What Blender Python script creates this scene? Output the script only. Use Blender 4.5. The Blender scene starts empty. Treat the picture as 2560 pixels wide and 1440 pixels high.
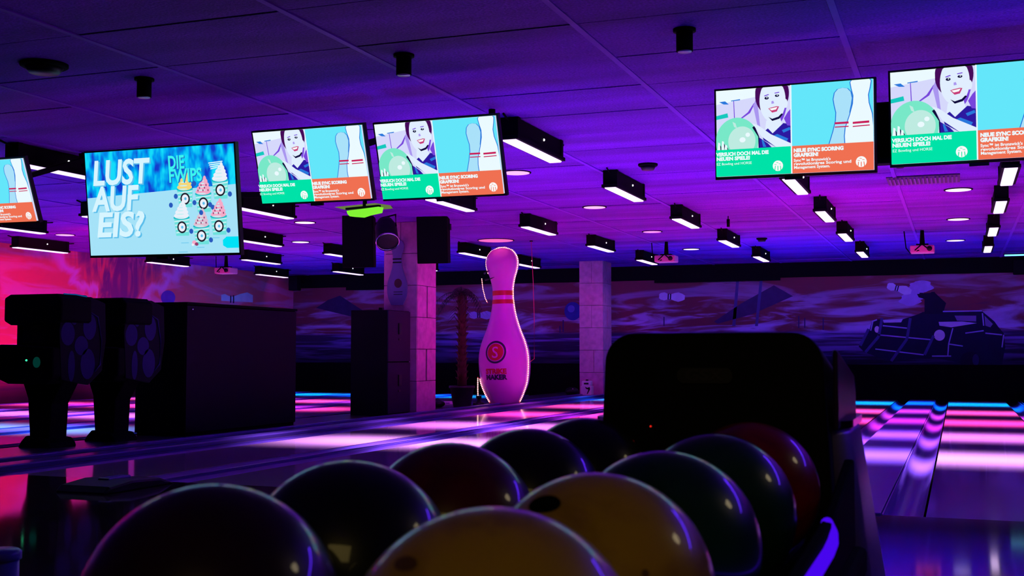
import bpy, bmesh, math, random
import numpy as np
from mathutils import Vector, Matrix

random.seed(7)
PI = math.pi
scn = bpy.context.scene
COL = scn.collection

# ------------------------------------------------------------------ camera
F_PX, HC = 2944.0, 0.98
YAW, PITCH = math.radians(20.73), math.atan(161 / 2944.0)
cam_d = bpy.data.cameras.new('camera')
cam_d.sensor_width = 36.0
cam_d.lens = 36.0 * F_PX / 2560.0
cam_d.clip_start, cam_d.clip_end = 0.02, 120
cam_d.dof.use_dof = True
cam_d.dof.focus_distance = 14.0
cam_d.dof.aperture_fstop = 11.0
cam = bpy.data.objects.new('camera', cam_d)
COL.objects.link(cam)
cam.location = (0, 0, HC)
cam.rotation_euler = (PI / 2 + PITCH, 0, YAW)
scn.camera = cam

# ------------------------------------------------------------------ world and view
w = bpy.data.worlds.new('world'); scn.world = w; w.use_nodes = True
w.node_tree.nodes['Background'].inputs[0].default_value = (0.05, 0.01, 0.25, 1)
w.node_tree.nodes['Background'].inputs[1].default_value = 0.02
scn.view_settings.view_transform = 'Standard'
scn.view_settings.look = 'None'
scn.view_settings.exposure = 0.0
scn.view_settings.gamma = 1.0
scn.view_settings.use_curve_mapping = False

# ------------------------------------------------------------------ lamps of the hall and added fill lamps
def area(name, loc, size, size_y, power, color, spread=180, rot=(0, 0, 0)):
    d = bpy.data.lights.new(name, 'AREA'); d.shape = 'RECTANGLE'
    d.size, d.size_y, d.energy, d.color, d.spread = size, size_y, power, color, math.radians(spread)
    o = bpy.data.objects.new(name, d); COL.objects.link(o)
    o.location = loc; o.rotation_euler = rot
    return o
def spot(name, loc, target, power, color, angle=60, blend=0.8, radius=0.12):
    d = bpy.data.lights.new(name, 'SPOT'); d.energy, d.color = power, color
    d.spot_size, d.spot_blend, d.shadow_soft_size = math.radians(angle), blend, radius
    o = bpy.data.objects.new(name, d); COL.objects.link(o)
    o.location = loc
    o.rotation_euler = (Vector(target) - Vector(loc)).to_track_quat('-Z', 'Y').to_euler()
    return o
# lane lighting: one band of downlight under each cross row of battens
BANDS = [(11.70, (0.80, 0.46, 1.0), 660), (14.65, (0.82, 0.28, 1.0), 640), (17.65, (1.0, 0.07, 0.45), 700),
         (20.55, (1.0, 0.10, 0.48), 680), (23.85, (0.0, 0.45, 1.0), 760)]
for y, c, p in BANDS:
    area('lane_band_lamp', (-1.7, y, 2.86), 10.6, 0.8, p, c, 36)
    area('lane_band_lamp', (-13.4, y + .3, 2.86), 7.0, 0.8, p * .62, (c if y > 12 else (.10, .5, 1.0)), 36)
# added unseen fill lamps, aimed up to tint the ceiling blue and magenta
spot('ceiling_fill_lamp', (1.2, 6.5, 0.5), (0.6, 9.6, 3.1), 190, (0.06, 0.0, 1.0), 120, 1.0, .3)
spot('ceiling_fill_lamp', (-4.4, 8.3, 0.5), (-4.2, 10.6, 3.1), 125, (0.03, 0.0, 1.0), 120, 1.0, .3)
spot('ceiling_fill_lamp', (-3.0, 12.5, 0.5), (-3.0, 13.0, 3.1), 110, (0.10, 0.0, 1.0), 140, 1.0, .3)
spot('ceiling_fill_lamp', (-1.0, 16.0, 0.6), (-1.2, 17.5, 3.1), 230, (1.0, 0.0, 0.22), 130, 1.0, .3)
spot('ceiling_fill_lamp', (-3.0, 23.0, 0.5), (-3.0, 23.4, 3.1), 260, (0.05, 0.03, 1.0), 140, 1.0, .3)
spot('ceiling_fill_lamp', (-11.0, 22.5, 0.5), (-11.2, 21.5, 3.1), 220, (0.05, 0.02, 1.0), 140, 1.0, .3)
spot('ceiling_fill_lamp', (-10.5, 15.5, 0.5), (-10.3, 16.0, 3.1), 120, (1.0, 0.0, 0.30), 130, 1.0, .3)
# violet wash along the mural of the back wall
area('mural_wash_lamp', (-7.0, 27.0, 2.72), 20.0, 0.15, 60, (0.26, 0.06, 1.0), 170, (math.radians(68), 0, 0))
# pink wash on the left wall
spot('wall_wash_lamp', (-13.2, 16.0, 2.9), (-17.3, 17.8, 1.6), 520, (1.0, 0.0, 0.24), 95, 1.0, .2)
# magenta lamps on the giant pin and the columns
spot('pin_lamp', (-5.6, 17.2, 2.95), (-8.1, 21.2, 1.3), 185, (1.0, 0.0, 0.90), 70, .8, .15)
spot('column_lamp', (-6.2, 18.4, 2.9), (-8.15, 17.7, 1.2), 90, (1.0, 0.0, 0.70), 70, .9, .15)
spot('column_lamp', (-6.0, 25.9, 2.6), (-7.65, 26.4, 1.3), 40, (0.45, 0.20, 1.0), 80, .9, .15)
spot('column_lamp', (-7.3, 23.6, 2.9), (-7.95, 26.12, 1.4), 42, (1.0, 0.03, 0.45), 60, .8, .1)
# blacklight tube over the seating side of the approach
area('blacklight_lamp', (2.9, 6.6, 3.0), 3.6, 0.14, 80, (0.10, 0.02, 1.0), 180)
# warm lamps of the seating area: one over the right, one behind the photographer
spot('bar_lamp', (2.7, 3.4, 2.95), (-.4, 1.1, .75), 12, (1.0, 0.80, 0.45), 30, .6, .30)
area('bar_lamp', (0.6, -2.4, 2.4), 1.6, 1.2, 4.6, (1.0, 0.74, 0.22), 150, (math.radians(58), 0, math.radians(12)))

# ------------------------------------------------------------------ pixel -> place helpers
_F = np.array([-math.sin(YAW) * math.cos(PITCH), math.cos(YAW) * math.cos(PITCH), math.sin(PITCH)])
_R = np.array([math.cos(YAW), math.sin(YAW), 0.0]); _U = np.cross(_R, _F); _C = np.array([0, 0, HC])
def _ray(x, y): return _F + _R * (x - 1280) / F_PX - _U * (y - 720) / F_PX
def onz(x, y, z=0.0): d = _ray(x, y); return Vector(_C + d * (z - HC) / d[2])
def onY(x, y, Y): d = _ray(x, y); return Vector(_C + d * Y / d[1])
def onX(x, y, X): d = _ray(x, y); return Vector(_C + d * X / d[0])

# ------------------------------------------------------------------ materials
def lin(c):
    c = c / 255.0
    return c / 12.92 if c <= 0.04045 else ((c + 0.055) / 1.055) ** 2.4
def srgb(r, g, b): return (lin(r), lin(g), lin(b), 1)
MATS = {}
def mat(name, color, rough=0.5, metal=0.0, var=0.12, scale=8.0, bump=0.0, coat=0.0, spec=0.5, stretch=(1, 1, 1)):
    if name in MATS: return MATS[name]
    m = bpy.data.materials.new(name); m.use_nodes = True
    nt = m.node_tree; b = nt.nodes['Principled BSDF']
    tc = nt.nodes.new('ShaderNodeTexCoord'); mp = nt.nodes.new('ShaderNodeMapping')
    mp.inputs['Scale'].default_value = stretch
    nz = nt.nodes.new('ShaderNodeTexNoise'); nz.inputs['Scale'].default_value = scale; nz.inputs['Detail'].default_value = 5
    nt.links.new(tc.outputs['Object'], mp.inputs['Vector']); nt.links.new(mp.outputs['Vector'], nz.inputs['Vector'])
    mix = nt.nodes.new('ShaderNodeMix'); mix.data_type = 'RGBA'
    mix.inputs[6].default_value = tuple(max(0, c * (1 - var)) for c in color[:3]) + (1,)
    mix.inputs[7].default_value = tuple(min(1, c * (1 + var)) for c in color[:3]) + (1,)
    nt.links.new(nz.outputs['Fac'], mix.inputs[0]); nt.links.new(mix.outputs[2], b.inputs['Base Color'])
    b.inputs['Roughness'].default_value = rough; b.inputs['Metallic'].default_value = metal
    b.inputs['Coat Weight'].default_value = coat; b.inputs['Coat Roughness'].default_value = 0.06
    b.inputs['Specular IOR Level'].default_value = spec
    if bump:
        bp = nt.nodes.new('ShaderNodeBump'); bp.inputs['Strength'].default_value = bump; bp.inputs['Distance'].default_value = 0.01
        nt.links.new(nz.outputs['Fac'], bp.inputs['Height']); nt.links.new(bp.outputs['Normal'], b.inputs['Normal'])
    MATS[name] = m
    return m
def glow(name, color, strength=1.0):
    if name in MATS: return MATS[name]
    m = bpy.data.materials.new(name); m.use_nodes = True
    nt = m.node_tree; nt.nodes.clear()
    e = nt.nodes.new('ShaderNodeEmission'); o = nt.nodes.new('ShaderNodeOutputMaterial')
    e.inputs[0].default_value = tuple(color[:3]) + (1,); e.inputs[1].default_value = strength
    nt.links.new(e.outputs[0], o.inputs[0]); MATS[name] = m
    return m
def screen(r, g, b):                                   # a lit pixel colour of a display
    return glow('screen_%d_%d_%d' % (r, g, b), srgb(r, g, b), 1.0)

# ------------------------------------------------------------------ mesh builder
class MB:
    def __init__(s): s.v, s.f, s.mi, s.sm = [], [], [], []
    def add(s, vs, fs, mi=0, smooth=False):
        n = len(s.v); s.v += [tuple(v) for v in vs]
        for f in fs: s.f.append([i + n for i in f]); s.mi.append(mi); s.sm.append(smooth)
        return s
    def box(s, x0, x1, y0, y1, z0, z1, mi=0):
        v = [(x, y, z) for z in (z0, z1) for y in (y0, y1) for x in (x0, x1)]
        return s.add(v, [(0, 2, 3, 1), (4, 5, 7, 6), (0, 1, 5, 4), (2, 6, 7, 3), (0, 4, 6, 2), (1, 3, 7, 5)], mi)
    def prism(s, pts, y0, y1, mi=0, axis='y'):
        """polygon of (a, b) extruded along an axis: y -> (x, z), x -> (y, z), z -> (x, y)"""
        def P(a, b, t): return (a, t, b) if axis == 'y' else ((t, a, b) if axis == 'x' else (a, b, t))
        n = len(pts)
        v = [P(a, b, y0) for a, b in pts] + [P(a, b, y1) for a, b in pts]
        f = [list(range(n)), list(range(2 * n - 1, n - 1, -1))] + [(i, i + n, (i + 1) % n + n, (i + 1) % n) for i in range(n)]
        return s.add(v, f, mi)
    def lathe(s, prof, n=32, c=(0, 0, 0), mi=0, cap=True):
        """(r, z) profile turned round z"""
        v, f = [], []
        for r, z in prof:
            for k in range(n):
                a = 2 * PI * k / n; v.append((c[0] + r * math.cos(a), c[1] + r * math.sin(a), c[2] + z))
        for i in range(len(prof) - 1):
            for k in range(n):
                k2 = (k + 1) % n; f.append((i * n + k, i * n + k2, (i + 1) * n + k2, (i + 1) * n + k))
        if cap:
            f.append(list(range(n - 1, -1, -1))); m = (len(prof) - 1) * n; f.append(list(range(m, m + n)))
        return s.add(v, f, mi, True)
    def tube(s, pts, r, n=8, mi=0):
        pts = [Vector(p) for p in pts]; v, f = [], []
        rr = r if isinstance(r, (list, tuple)) else [r] * len(pts)
        up = Vector((0.013, 0.021, 1)).normalized()
        for i, p in enumerate(pts):
            t = (pts[min(i + 1, len(pts) - 1)] - pts[max(i - 1, 0)]).normalized()
            a = t.cross(up)
            if a.length < 1e-3: a = t.cross(Vector((1, 0, 0)))
            a.normalize(); b = t.cross(a)
            for k in range(n):
                q = 2 * PI * k / n; v.append(p + (a * math.cos(q) + b * math.sin(q)) * rr[i])
        for i in range(len(pts) - 1):
            for k in range(n):
                k2 = (k + 1) % n; f.append((i * n + k, i * n + k2, (i + 1) * n + k2, (i + 1) * n + k))
        f.append(list(range(n - 1, -1, -1))); m = (len(pts) - 1) * n; f.append(list(range(m, m + n)))
        return s.add(v, f, mi, True)
    def ball(s, c, r, n=24, mi=0, sx=1, sy=1, sz=1):
        v, f = [], []; h = n // 2
        for i in range(1, h):
            t = PI * i / h
            for k in range(n):
                a = 2 * PI * k / n
                v.append((c[0] + sx * r * math.sin(t) * math.cos(a), c[1] + sy * r * math.sin(t) * math.sin(a), c[2] + sz * r * math.cos(t)))
        for i in range(h - 2):
            for k in range(n):
                k2 = (k + 1) % n; f.append((i * n + k, (i + 1) * n + k, (i + 1) * n + k2, i * n + k2))
        top = len(v); v.append((c[0], c[1], c[2] + sz * r)); bot = len(v); v.append((c[0], c[1], c[2] - sz * r))
        for k in range(n):
            k2 = (k + 1) % n; f.append((top, k, k2)); m = (h - 2) * n; f.append((bot, m + k2, m + k))
        return s.add(v, f, mi, True)
    def map(s, fn): s.v = [tuple(fn(Vector(p))) for p in s.v]; return s
    def mesh(s, name, mats):
        me = bpy.data.meshes.new(name); me.from_pydata(s.v, [], s.f)
        for m in (mats if isinstance(mats, (list, tuple)) else [mats]): me.materials.append(m)
        me.polygons.foreach_set('material_index', s.mi); me.polygons.foreach_set('use_smooth', s.sm)
        me.update(); return me
    def build(s, name, mats, parent=None, bevel=0.0, seg=2):
        return put(name, s.mesh(name, mats), parent, bevel, seg)
def put(name, me, parent=None, bevel=0.0, seg=2):
    o = bpy.data.objects.new(name, me); COL.objects.link(o); o.parent = parent
    if bevel:
        m = o.modifiers.new('bevel', 'BEVEL'); m.width = bevel; m.segments = seg; m.limit_method = 'ANGLE'; m.angle_limit = 0.7
    return o
def tag(o, label=None, cat=None, group=None, kind=None):
    for k, v in (('label', label), ('category', cat), ('group', group), ('kind', kind)):
        if v: o[k] = v
    return o
def thing(name, label, cat, loc=(0, 0, 0), rot=(0, 0, 0), group=None):
    o = bpy.data.objects.new(name, None); COL.objects.link(o); o.location = loc; o.rotation_euler = rot
    o.empty_display_size = 0.1
    return tag(o, label, cat, group)
def dup(o, parent=None):
    c = o.copy(); COL.objects.link(c); c.parent = parent
    for ch in list(o.children): dup(ch, c)
    return c
def ell(cx, cz, rx, rz, n=28, a0=0.0, a1=2 * PI):
    full = abs(a1 - a0 - 2 * PI) < 1e-6
    m = n if full else n + 1
    return [(cx + rx * math.cos(a0 + (a1 - a0) * k / n), cz + rz * math.sin(a0 + (a1 - a0) * k / n)) for k in range(m)]
def rrect(x0, x1, z0, z1, r, n=6):
    p = []
    for cx, cz, a in ((x1 - r, z1 - r, 0), (x0 + r, z1 - r, PI / 2), (x0 + r, z0 + r, PI), (x1 - r, z0 + r, 1.5 * PI)):
        p += [(cx + r * math.cos(a + PI / 2 * k / n), cz + r * math.sin(a + PI / 2 * k / n)) for k in range(n + 1)]
    return p
def bar(x0, z0, x1, z1, t):
    d = Vector((x1 - x0, z1 - z0)).normalized() * t / 2
    return [(x0 - d.y, z0 + d.x), (x0 + d.y, z0 - d.x), (x1 + d.y, z1 - d.x), (x1 - d.y, z1 + d.x)]
def text_geo(s, size, shear=0.0, bold=0.0, align='LEFT', spacing=1.0, line=1.0):
    """flat lettering in the x-z plane: vertices and faces"""
    cu = bpy.data.curves.new('letters', 'FONT'); cu.body = s; cu.size = size; cu.shear = shear; cu.offset = bold
    cu.align_x = align; cu.space_character = spacing; cu.space_line = line; cu.resolution_u = 3
    ob = bpy.data.objects.new('letters', cu); COL.objects.link(ob)
    dg = bpy.context.evaluated_depsgraph_get(); me = bpy.data.meshes.new_from_object(ob.evaluated_get(dg))
    vs = [(v.co.x, 0.0, v.co.y) for v in me.vertices]; fs = [list(p.vertices) for p in me.polygons]
    bpy.data.objects.remove(ob); bpy.data.curves.remove(cu); bpy.data.meshes.remove(me)
    return vs, fs
def letters(mb, s, x, z, size, y=0.0, mi=0, width=None, **k):
    vs, fs = text_geo(s, size, **k)
    sx = 1.0
    if width:
        ww = max(v[0] for v in vs) - min(v[0] for v in vs); sx = width / ww
    mb.add([(x + v[0] * sx, y, z + v[2]) for v in vs], fs, mi)

M_BLACK = mat('black_plastic', (0.006, 0.006, 0.009), 0.5, spec=0.25)
M_MATTE = mat('black_matt', (0.003, 0.003, 0.004), 0.85, spec=0.05)
M_STEEL = mat('brushed_steel', (0.34, 0.26, 0.50), 0.38, 0.70, stretch=(2, 2, 40))
M_CHROME = mat('chrome', (0.8, 0.8, 0.85), 0.12, 1.0, 0.03)

# ================================================================== THE SETTING
ZC = 3.10            # ceiling
XL, YB = -17.3, 28.5 # left wall, back wall
FOUL, LEND = 7.5, 25.6

m_app = mat('approach_lacquer', (0.06, 0.03, 0.045), 0.07, 0, 0.2, 3, coat=0.6, stretch=(12, 1, 1))
m_lane = mat('lane_lacquer', (0.42, 0.26, 0.40), 0.13, 0, 0.08, 3, coat=0.35, stretch=(20, .5, 1))
m_gut = mat('gutter_plastic', (0.09, 0.05, 0.30), 0.28, 0, 0.15, 4)
m_cap = mat('cap_plastic', (0.08, 0.045, 0.30), 0.30, 0, 0.2, 3)
m_pit = mat('pit_black', (0.003, 0.003, 0.004), 0.95, spec=0.05)

fl = MB().box(-20, 9, -5, FOUL, -0.2, 0.0).build('floor', m_app); tag(fl, kind='structure', label='glossy dark approach floor in front of the lanes')
sb = MB().box(-20, 9, FOUL, YB + .2, -0.4, -0.14).build('floor_subfloor', m_pit); tag(sb, kind='structure', label='black sub-floor under the lanes')

# ceiling panels on a T-bar grid
ceil_m = bpy.data.materials.new('ceiling_board'); ceil_m.use_nodes = True
nt = ceil_m.node_tree; b = nt.nodes['Principled BSDF']
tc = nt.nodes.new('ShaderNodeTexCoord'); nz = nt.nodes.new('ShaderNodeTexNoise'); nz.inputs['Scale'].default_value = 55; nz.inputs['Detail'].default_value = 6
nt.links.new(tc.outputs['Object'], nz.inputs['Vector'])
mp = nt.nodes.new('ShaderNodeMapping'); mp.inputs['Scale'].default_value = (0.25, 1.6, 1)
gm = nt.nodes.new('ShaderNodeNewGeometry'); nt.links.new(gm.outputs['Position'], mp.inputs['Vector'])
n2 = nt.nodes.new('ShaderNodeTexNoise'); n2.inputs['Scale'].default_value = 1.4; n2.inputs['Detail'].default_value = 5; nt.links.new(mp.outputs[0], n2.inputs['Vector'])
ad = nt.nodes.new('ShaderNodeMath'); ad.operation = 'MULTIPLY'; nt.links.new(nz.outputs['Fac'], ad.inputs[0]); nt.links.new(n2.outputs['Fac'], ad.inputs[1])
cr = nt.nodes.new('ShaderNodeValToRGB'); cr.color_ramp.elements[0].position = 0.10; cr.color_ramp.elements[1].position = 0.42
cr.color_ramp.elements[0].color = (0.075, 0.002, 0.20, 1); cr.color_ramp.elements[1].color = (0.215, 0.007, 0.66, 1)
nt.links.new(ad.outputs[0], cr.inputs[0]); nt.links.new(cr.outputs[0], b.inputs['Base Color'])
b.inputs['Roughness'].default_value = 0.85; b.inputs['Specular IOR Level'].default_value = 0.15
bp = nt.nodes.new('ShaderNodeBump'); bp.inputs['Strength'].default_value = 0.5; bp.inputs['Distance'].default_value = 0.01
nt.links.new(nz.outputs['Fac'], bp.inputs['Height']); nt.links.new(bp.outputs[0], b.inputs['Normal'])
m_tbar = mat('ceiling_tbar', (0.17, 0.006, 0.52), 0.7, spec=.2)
m_void = mat('ceiling_void', (0.02, 0.01, 0.03), 0.9)
ceiling = MB().box(-18, 8, -5, YB + .2, ZC + .03, ZC + .15).build('ceiling', m_void)
tag(ceiling, kind='structure', label='dark panelled ceiling washed in blue and magenta light')
PX, PY, GX, GY = 1.60, 0.92, -0.68, 8.08
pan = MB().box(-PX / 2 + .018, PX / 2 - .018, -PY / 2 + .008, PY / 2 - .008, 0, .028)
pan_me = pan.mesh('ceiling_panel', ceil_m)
cells = []
for i in range(-11, 5):
    for j in range(-14, 24):
        cx, cy = GX + PX * (i + .5), GY + PY * (j + .5)
        if cx < XL - .8 or cx > 7 or cy > YB - .1 or cy < -4: continue
        v = Vector((cx, cy, ZC - HC)); zz = v.dot(Vector(_F)); xx = v.dot(Vector(_R)) / zz if zz > .5 else 9
        yy = v.dot(Vector(_U)) / zz if zz > .5 else 9
        vis = zz > .5 and abs(xx) < .47 and yy < .27
        cells.append((not vis, zz if vis else 99, cx, cy))
cells.sort()
rest = MB()
for k, (nv, zz, cx, cy) in enumerate(cells):
    dz = random.uniform(-.004, .004)
    if not nv and k < 295:
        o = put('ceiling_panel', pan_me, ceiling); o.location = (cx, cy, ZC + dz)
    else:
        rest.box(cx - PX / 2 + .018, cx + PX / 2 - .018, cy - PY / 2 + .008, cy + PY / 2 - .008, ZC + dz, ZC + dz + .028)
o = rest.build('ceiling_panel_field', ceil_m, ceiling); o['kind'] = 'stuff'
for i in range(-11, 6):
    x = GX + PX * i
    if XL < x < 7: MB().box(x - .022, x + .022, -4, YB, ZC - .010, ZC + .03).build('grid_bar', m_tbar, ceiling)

# mural material shared by the two painted walls
def mural(name, hcoord, sky, cloud, ground, dark, horizon, tornado=None):
    m = bpy.data.materials.new(name); m.use_nodes = True; nt = m.node_tree; N = nt.nodes.new; L = nt.links.new
    b = nt.nodes['Principled BSDF']; b.inputs['Roughness'].default_value = 0.8; b.inputs['Specular IOR Level'].default_value = 0.1
    g = N('ShaderNodeNewGeometry'); sp = N('ShaderNodeSeparateXYZ'); L(g.outputs['Position'], sp.inputs[0])
    h, z = sp.outputs[hcoord], sp.outputs['Z']
    def noise(sh, sz, detail, dist, off=0.0):
        c = N('ShaderNodeCombineXYZ'); a = N('ShaderNodeMath'); a.operation = 'MULTIPLY'; a.inputs[1].default_value = sh; L(h, a.inputs[0])
        e = N('ShaderNodeMath'); e.operation = 'MULTIPLY_ADD'; e.inputs[1].default_value = sz; e.inputs[2].default_value = off; L(z, e.inputs[0])
        L(a.outputs[0], c.inputs[0]); L(e.outputs[0], c.inputs[1])
        t = N('ShaderNodeTexNoise'); t.inputs['Scale'].default_value = 1; t.inputs['Detail'].default_value = detail; t.inputs['Distortion'].default_value = dist
        L(c.outputs[0], t.inputs['Vector']); return t.outputs['Fac']
    def ramp(v, p0, p1):
        r = N('ShaderNodeMapRange'); r.interpolation_type = 'SMOOTHSTEP'; L(v, r.inputs[0]); r.inputs[1].default_value = p0; r.inputs[2].default_value = p1; return r.outputs[0]
    def mix(f, a, c):
        x = N('ShaderNodeMix'); x.data_type = 'RGBA'; L(f, x.inputs[0])
        for i, q in ((6, a), (7, c)):
            if isinstance(q, tuple): x.inputs[i].default_value = q + (1,)
            else: L(q, x.inputs[i])
        return x.outputs[2]
    def mul(a, c):
        x = N('ShaderNodeMath'); x.operation = 'MULTIPLY'; L(a, x.inputs[0]); L(c, x.inputs[1]); return x.outputs[0]
    low = ramp(z, 2.6, 1.5)                                      # more cloud towards the horizon
    cl = ramp(noise(.42, 2.6, 7, 1.2), .46, .62)
    lo = N('ShaderNodeMath'); lo.operation = 'MULTIPLY_ADD'; L(low, lo.inputs[0]); lo.inputs[1].default_value = .65; lo.inputs[2].default_value = .30
    col = mix(mul(cl, lo.outputs[0]), sky, cloud)
    col = mix(mul(ramp(noise(.9, 5.0, 6, .8, 4.0), .56, .75), low), col, cloud)
    col = mix(mul(ramp(noise(.5, 3.2, 6, 1.5, 9.0), .60, .80), lo.outputs[0]), col, dark)
    if tornado:
        y0, z0 = tornado
        d = N('ShaderNodeMath'); d.operation = 'SUBTRACT'; L(h, d.inputs[0]); d.inputs[1].default_value = y0
        wb = N('ShaderNodeMath'); wb.operation = 'MULTIPLY_ADD'; L(noise(1.6, 1.2, 5, 1.0, 2.0), wb.inputs[0]); wb.inputs[1].default_value = 1.6; wb.inputs[2].default_value = -.8
        d2 = N('ShaderNodeMath'); d2.operation = 'ADD'; L(d.outputs[0], d2.inputs[0]); L(wb.outputs[0], d2.inputs[1])
        ab = N('ShaderNodeMath'); ab.operation = 'ABSOLUTE'; L(d2.outputs[0], ab.inputs[0])
        zz = N('ShaderNodeMath'); zz.operation = 'SUBTRACT'; L(z, zz.inputs[0]); zz.inputs[1].default_value = z0
        sq = N('ShaderNodeMath'); sq.operation = 'POWER'; sq.use_clamp = False; L(zz.outputs[0], sq.inputs[0]); sq.inputs[1].default_value = 1.5
        wd = N('ShaderNodeMath'); wd.operation = 'MULTIPLY_ADD'; L(sq.outputs[0], wd.inputs[0]); wd.inputs[1].default_value = .95; wd.inputs[2].default_value = .22
        q = N('ShaderNodeMath'); q.operation = 'DIVIDE'; L(ab.outputs[0], q.inputs[0]); L(wd.outputs[0], q.inputs[1])
        core = mul(ramp(q.outputs[0], 1.1, .55), ramp(noise(3.0, .7, 5, 1.5, 5.0), .30, .55))
        col = mix(core, col, dark)
        col = mix(mul(ramp(q.outputs[0], 1.6, 1.15), ramp(q.outputs[0], .9, 1.15)), col, cloud)
    gz = ramp(z, horizon + .05, horizon - .05)
    gcol = mix(ramp(noise(.5, 9.0, 6, .8), .42, .66), dark, ground)
    gdark = ramp(z, horizon, horizon - .95)
    gcol = mix(gdark, gcol, tuple(c * .15 for c in dark))
    col = mix(gz, col, gcol)
    L(col, b.inputs['Base Color'])
    return m
m_back = mural('mural_back', 'X', (0.17, 0.032, 0.06), (0.45, 0.30, 0.80), (0.24, 0.12, 0.60), (0.04, 0.02, 0.09), 1.48)
m_left = mural('mural_left', 'Y', (0.72, 0.10, 0.16), (0.75, 0.26, 0.78), (0.45, 0.04, 0.15), (0.17, 0.03, 0.20), 1.0, (21.3, 1.55))
wb = MB().box(XL, 9, YB, YB + .2, 0.70, ZC + .1).build('wall_back', m_back); tag(wb, kind='structure', label='back wall painted with a desert and clouds mural')
wl = MB().box(XL - .2, XL, -5, YB + .2, -.2, ZC + .1).build('wall_left', m_left); tag(wl, kind='structure', label='left wall painted with a red sky and whirlwind')
wr = MB().box(8.8, 9.0, -5, YB + .2, -.2, ZC + .1).build('wall_right', m_pit); tag(wr, kind='structure', label='dark right wall')
# black pit curtain below the mural, black beam above it
o = MB().box(XL, 9, YB - .05, YB + .2, -.2, 0.70).build('wall_pit_curtain', m_pit); tag(o, kind='structure', label='black pinsetter curtain below the mural')
bm = MB().box(XL + .2, 9, YB - .25, YB - .01, 2.76, ZC + .02).build('trim_beam', M_MATTE); tag(bm, kind='structure', label='black beam along the top of the back wall')
MB().box(-6.95, -3.9, YB - .27, YB - .26, 2.68, 2.78).build('beam_panel', M_MATTE, bm)
MB().box(-15.5, -12.9, YB - .27, YB - .26, 2.66, 2.78).build('beam_panel', M_MATTE, bm)

# ------------------------------------------------------------------ lanes, gutters, caps
def lane(x0, label, group, half=False):
    x1 = x0 + 1.05
    t = thing('bowling_lane', label, 'lane', ((x0 + x1) / 2, FOUL, 0), group=group)
    MB().box(-.525, .525, 0, LEND - FOUL, -.12, 0.0).build('lane_bed', m_lane, t)
    for s in (-1, 1):
        mb = MB(); n = 8; xs = []
        for k in range(n + 1):
            a = PI * k / n; xs.append((.535 + .12 - .115 * math.cos(a), -.004 - .085 * math.sin(a)))
        pts = [(s * p, q) for p, q in xs]
        v = [(p, 0, q) for p, q in pts] + [(p, LEND - FOUL, q) for p, q in pts]
        mb.add(v, [(i, i + 1, i + n + 2, i + n + 1) for i in range(n)], 0, True)
        mb.box(min(s * .777, s * .768), max(s * .777, s * .768), 0, LEND - FOUL, -.12, .004)
        mb.build('gutter', m_gut, t)
    return t
RIGHT = [(-7.07, 'bright violet-lit lane running beside the giant pin and columns', 'lanes right of the columns'),
         (-5.45, 'polished lane second from the giant pin, behind the dark red ball', 'lanes right of the columns'),
         (-3.85, 'polished lane hidden mostly behind the two rows of balls', 'lanes right of the columns'),
         (-2.25, 'polished lane directly left of the ball return hood', 'lanes right of the columns'),
         (-0.20, 'wide pink and cyan banded lane right of the ball return', 'lanes right of the columns'),
         (1.40, 'polished lane at the far right edge beyond the pink banded lane', 'lanes right of the columns')]
for a in RIGHT: lane(*a)
LEFT = [(-10.58, 'shiny lane just behind the arcade machines and long black cabinet'), (-12.68, 'second shiny lane behind the arcade machines'),
        (-14.72, 'third shiny lane behind the arcade machines'), (-16.75, 'shiny lane closest to the red painted left wall')]
for x, l in LEFT: lane(x, l, 'lanes left of the columns')
def cap(x0, x1, label, nose=False):
    t = thing('lane_divider', label, 'divider', ((x0 + x1) / 2, FOUL, 0), group='lane dividers')
    h = (x1 - x0) / 2
    MB().box(-h, h, 0.0, LEND - FOUL, -.13, .012).build('cover', m_cap, t, .006)
    if nose:
        pr = [(0, -.02), (0, .0), (.05, .05), (.3, .07), (.8, .05), (1.1, .012), (1.1, -.02)]
        MB().prism(pr, -h * .9, h * .9, axis='x').build('nose_cover', M_BLACK, t, .02)
    return t
cap(-.944, -.457, 'broad violet ball track cover between ball return and pink banded lane')
cap(1.13, 1.14, 'thin divider at the far right lane')
cap(-2.53, -2.52, 'thin divider left of the lane beside the hood')
cap(-4.13, -4.12, 'thin divider behind the two rows of balls')
cap(-5.75, -5.73, 'divider with black nose cover at the foul line', False)
nz_ = thing('ball_tunnel_cover', 'low black cover lying at the foul line beside the bright lane', 'cover', (-5.73, FOUL - .86, 0))
MB().prism([(0, 0), (.06, .05), (.30, .075), (.62, .06), (.8, 0)], -.22, .22, axis='x').build('shell', M_BLACK, nz_, .02)
MB().box(-.05, .05, .25, .50, .06, .085).build('grip', m_cap, nz_, .01)
cap(-11.30, -10.86, 'divider between the first and second lane behind the machines')
cap(-13.38, -12.96, 'divider between the second and third lane behind the machines')
cap(-15.44, -15.02, 'divider between the third lane and the red wall lane')
# aisle strip between the two groups of lanes
ai = MB().box(-9.16, -7.36, FOUL, YB - .1, -.14, 0.0).build('floor_aisle', mat('aisle_lacquer', (0.05, 0.03, 0.06), 0.25, 0, .2, 3)); tag(ai, kind='structure', label='dark strip of floor carrying columns, pin and machines')
o = MB().box(-7.62, -7.40, FOUL, LEND, -.01, .045).build('trim_1', m_cap, bevel=.012); tag(o, kind='structure', label='raised plastic edging between the aisle and the bright lane')
o = MB().box(-8.16, -8.06, FOUL, LEND + .4, -.01, .03).build('trim_2', m_cap, bevel=.01); tag(o, kind='structure', label='thin plastic edging at the foot of the columns')

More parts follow.
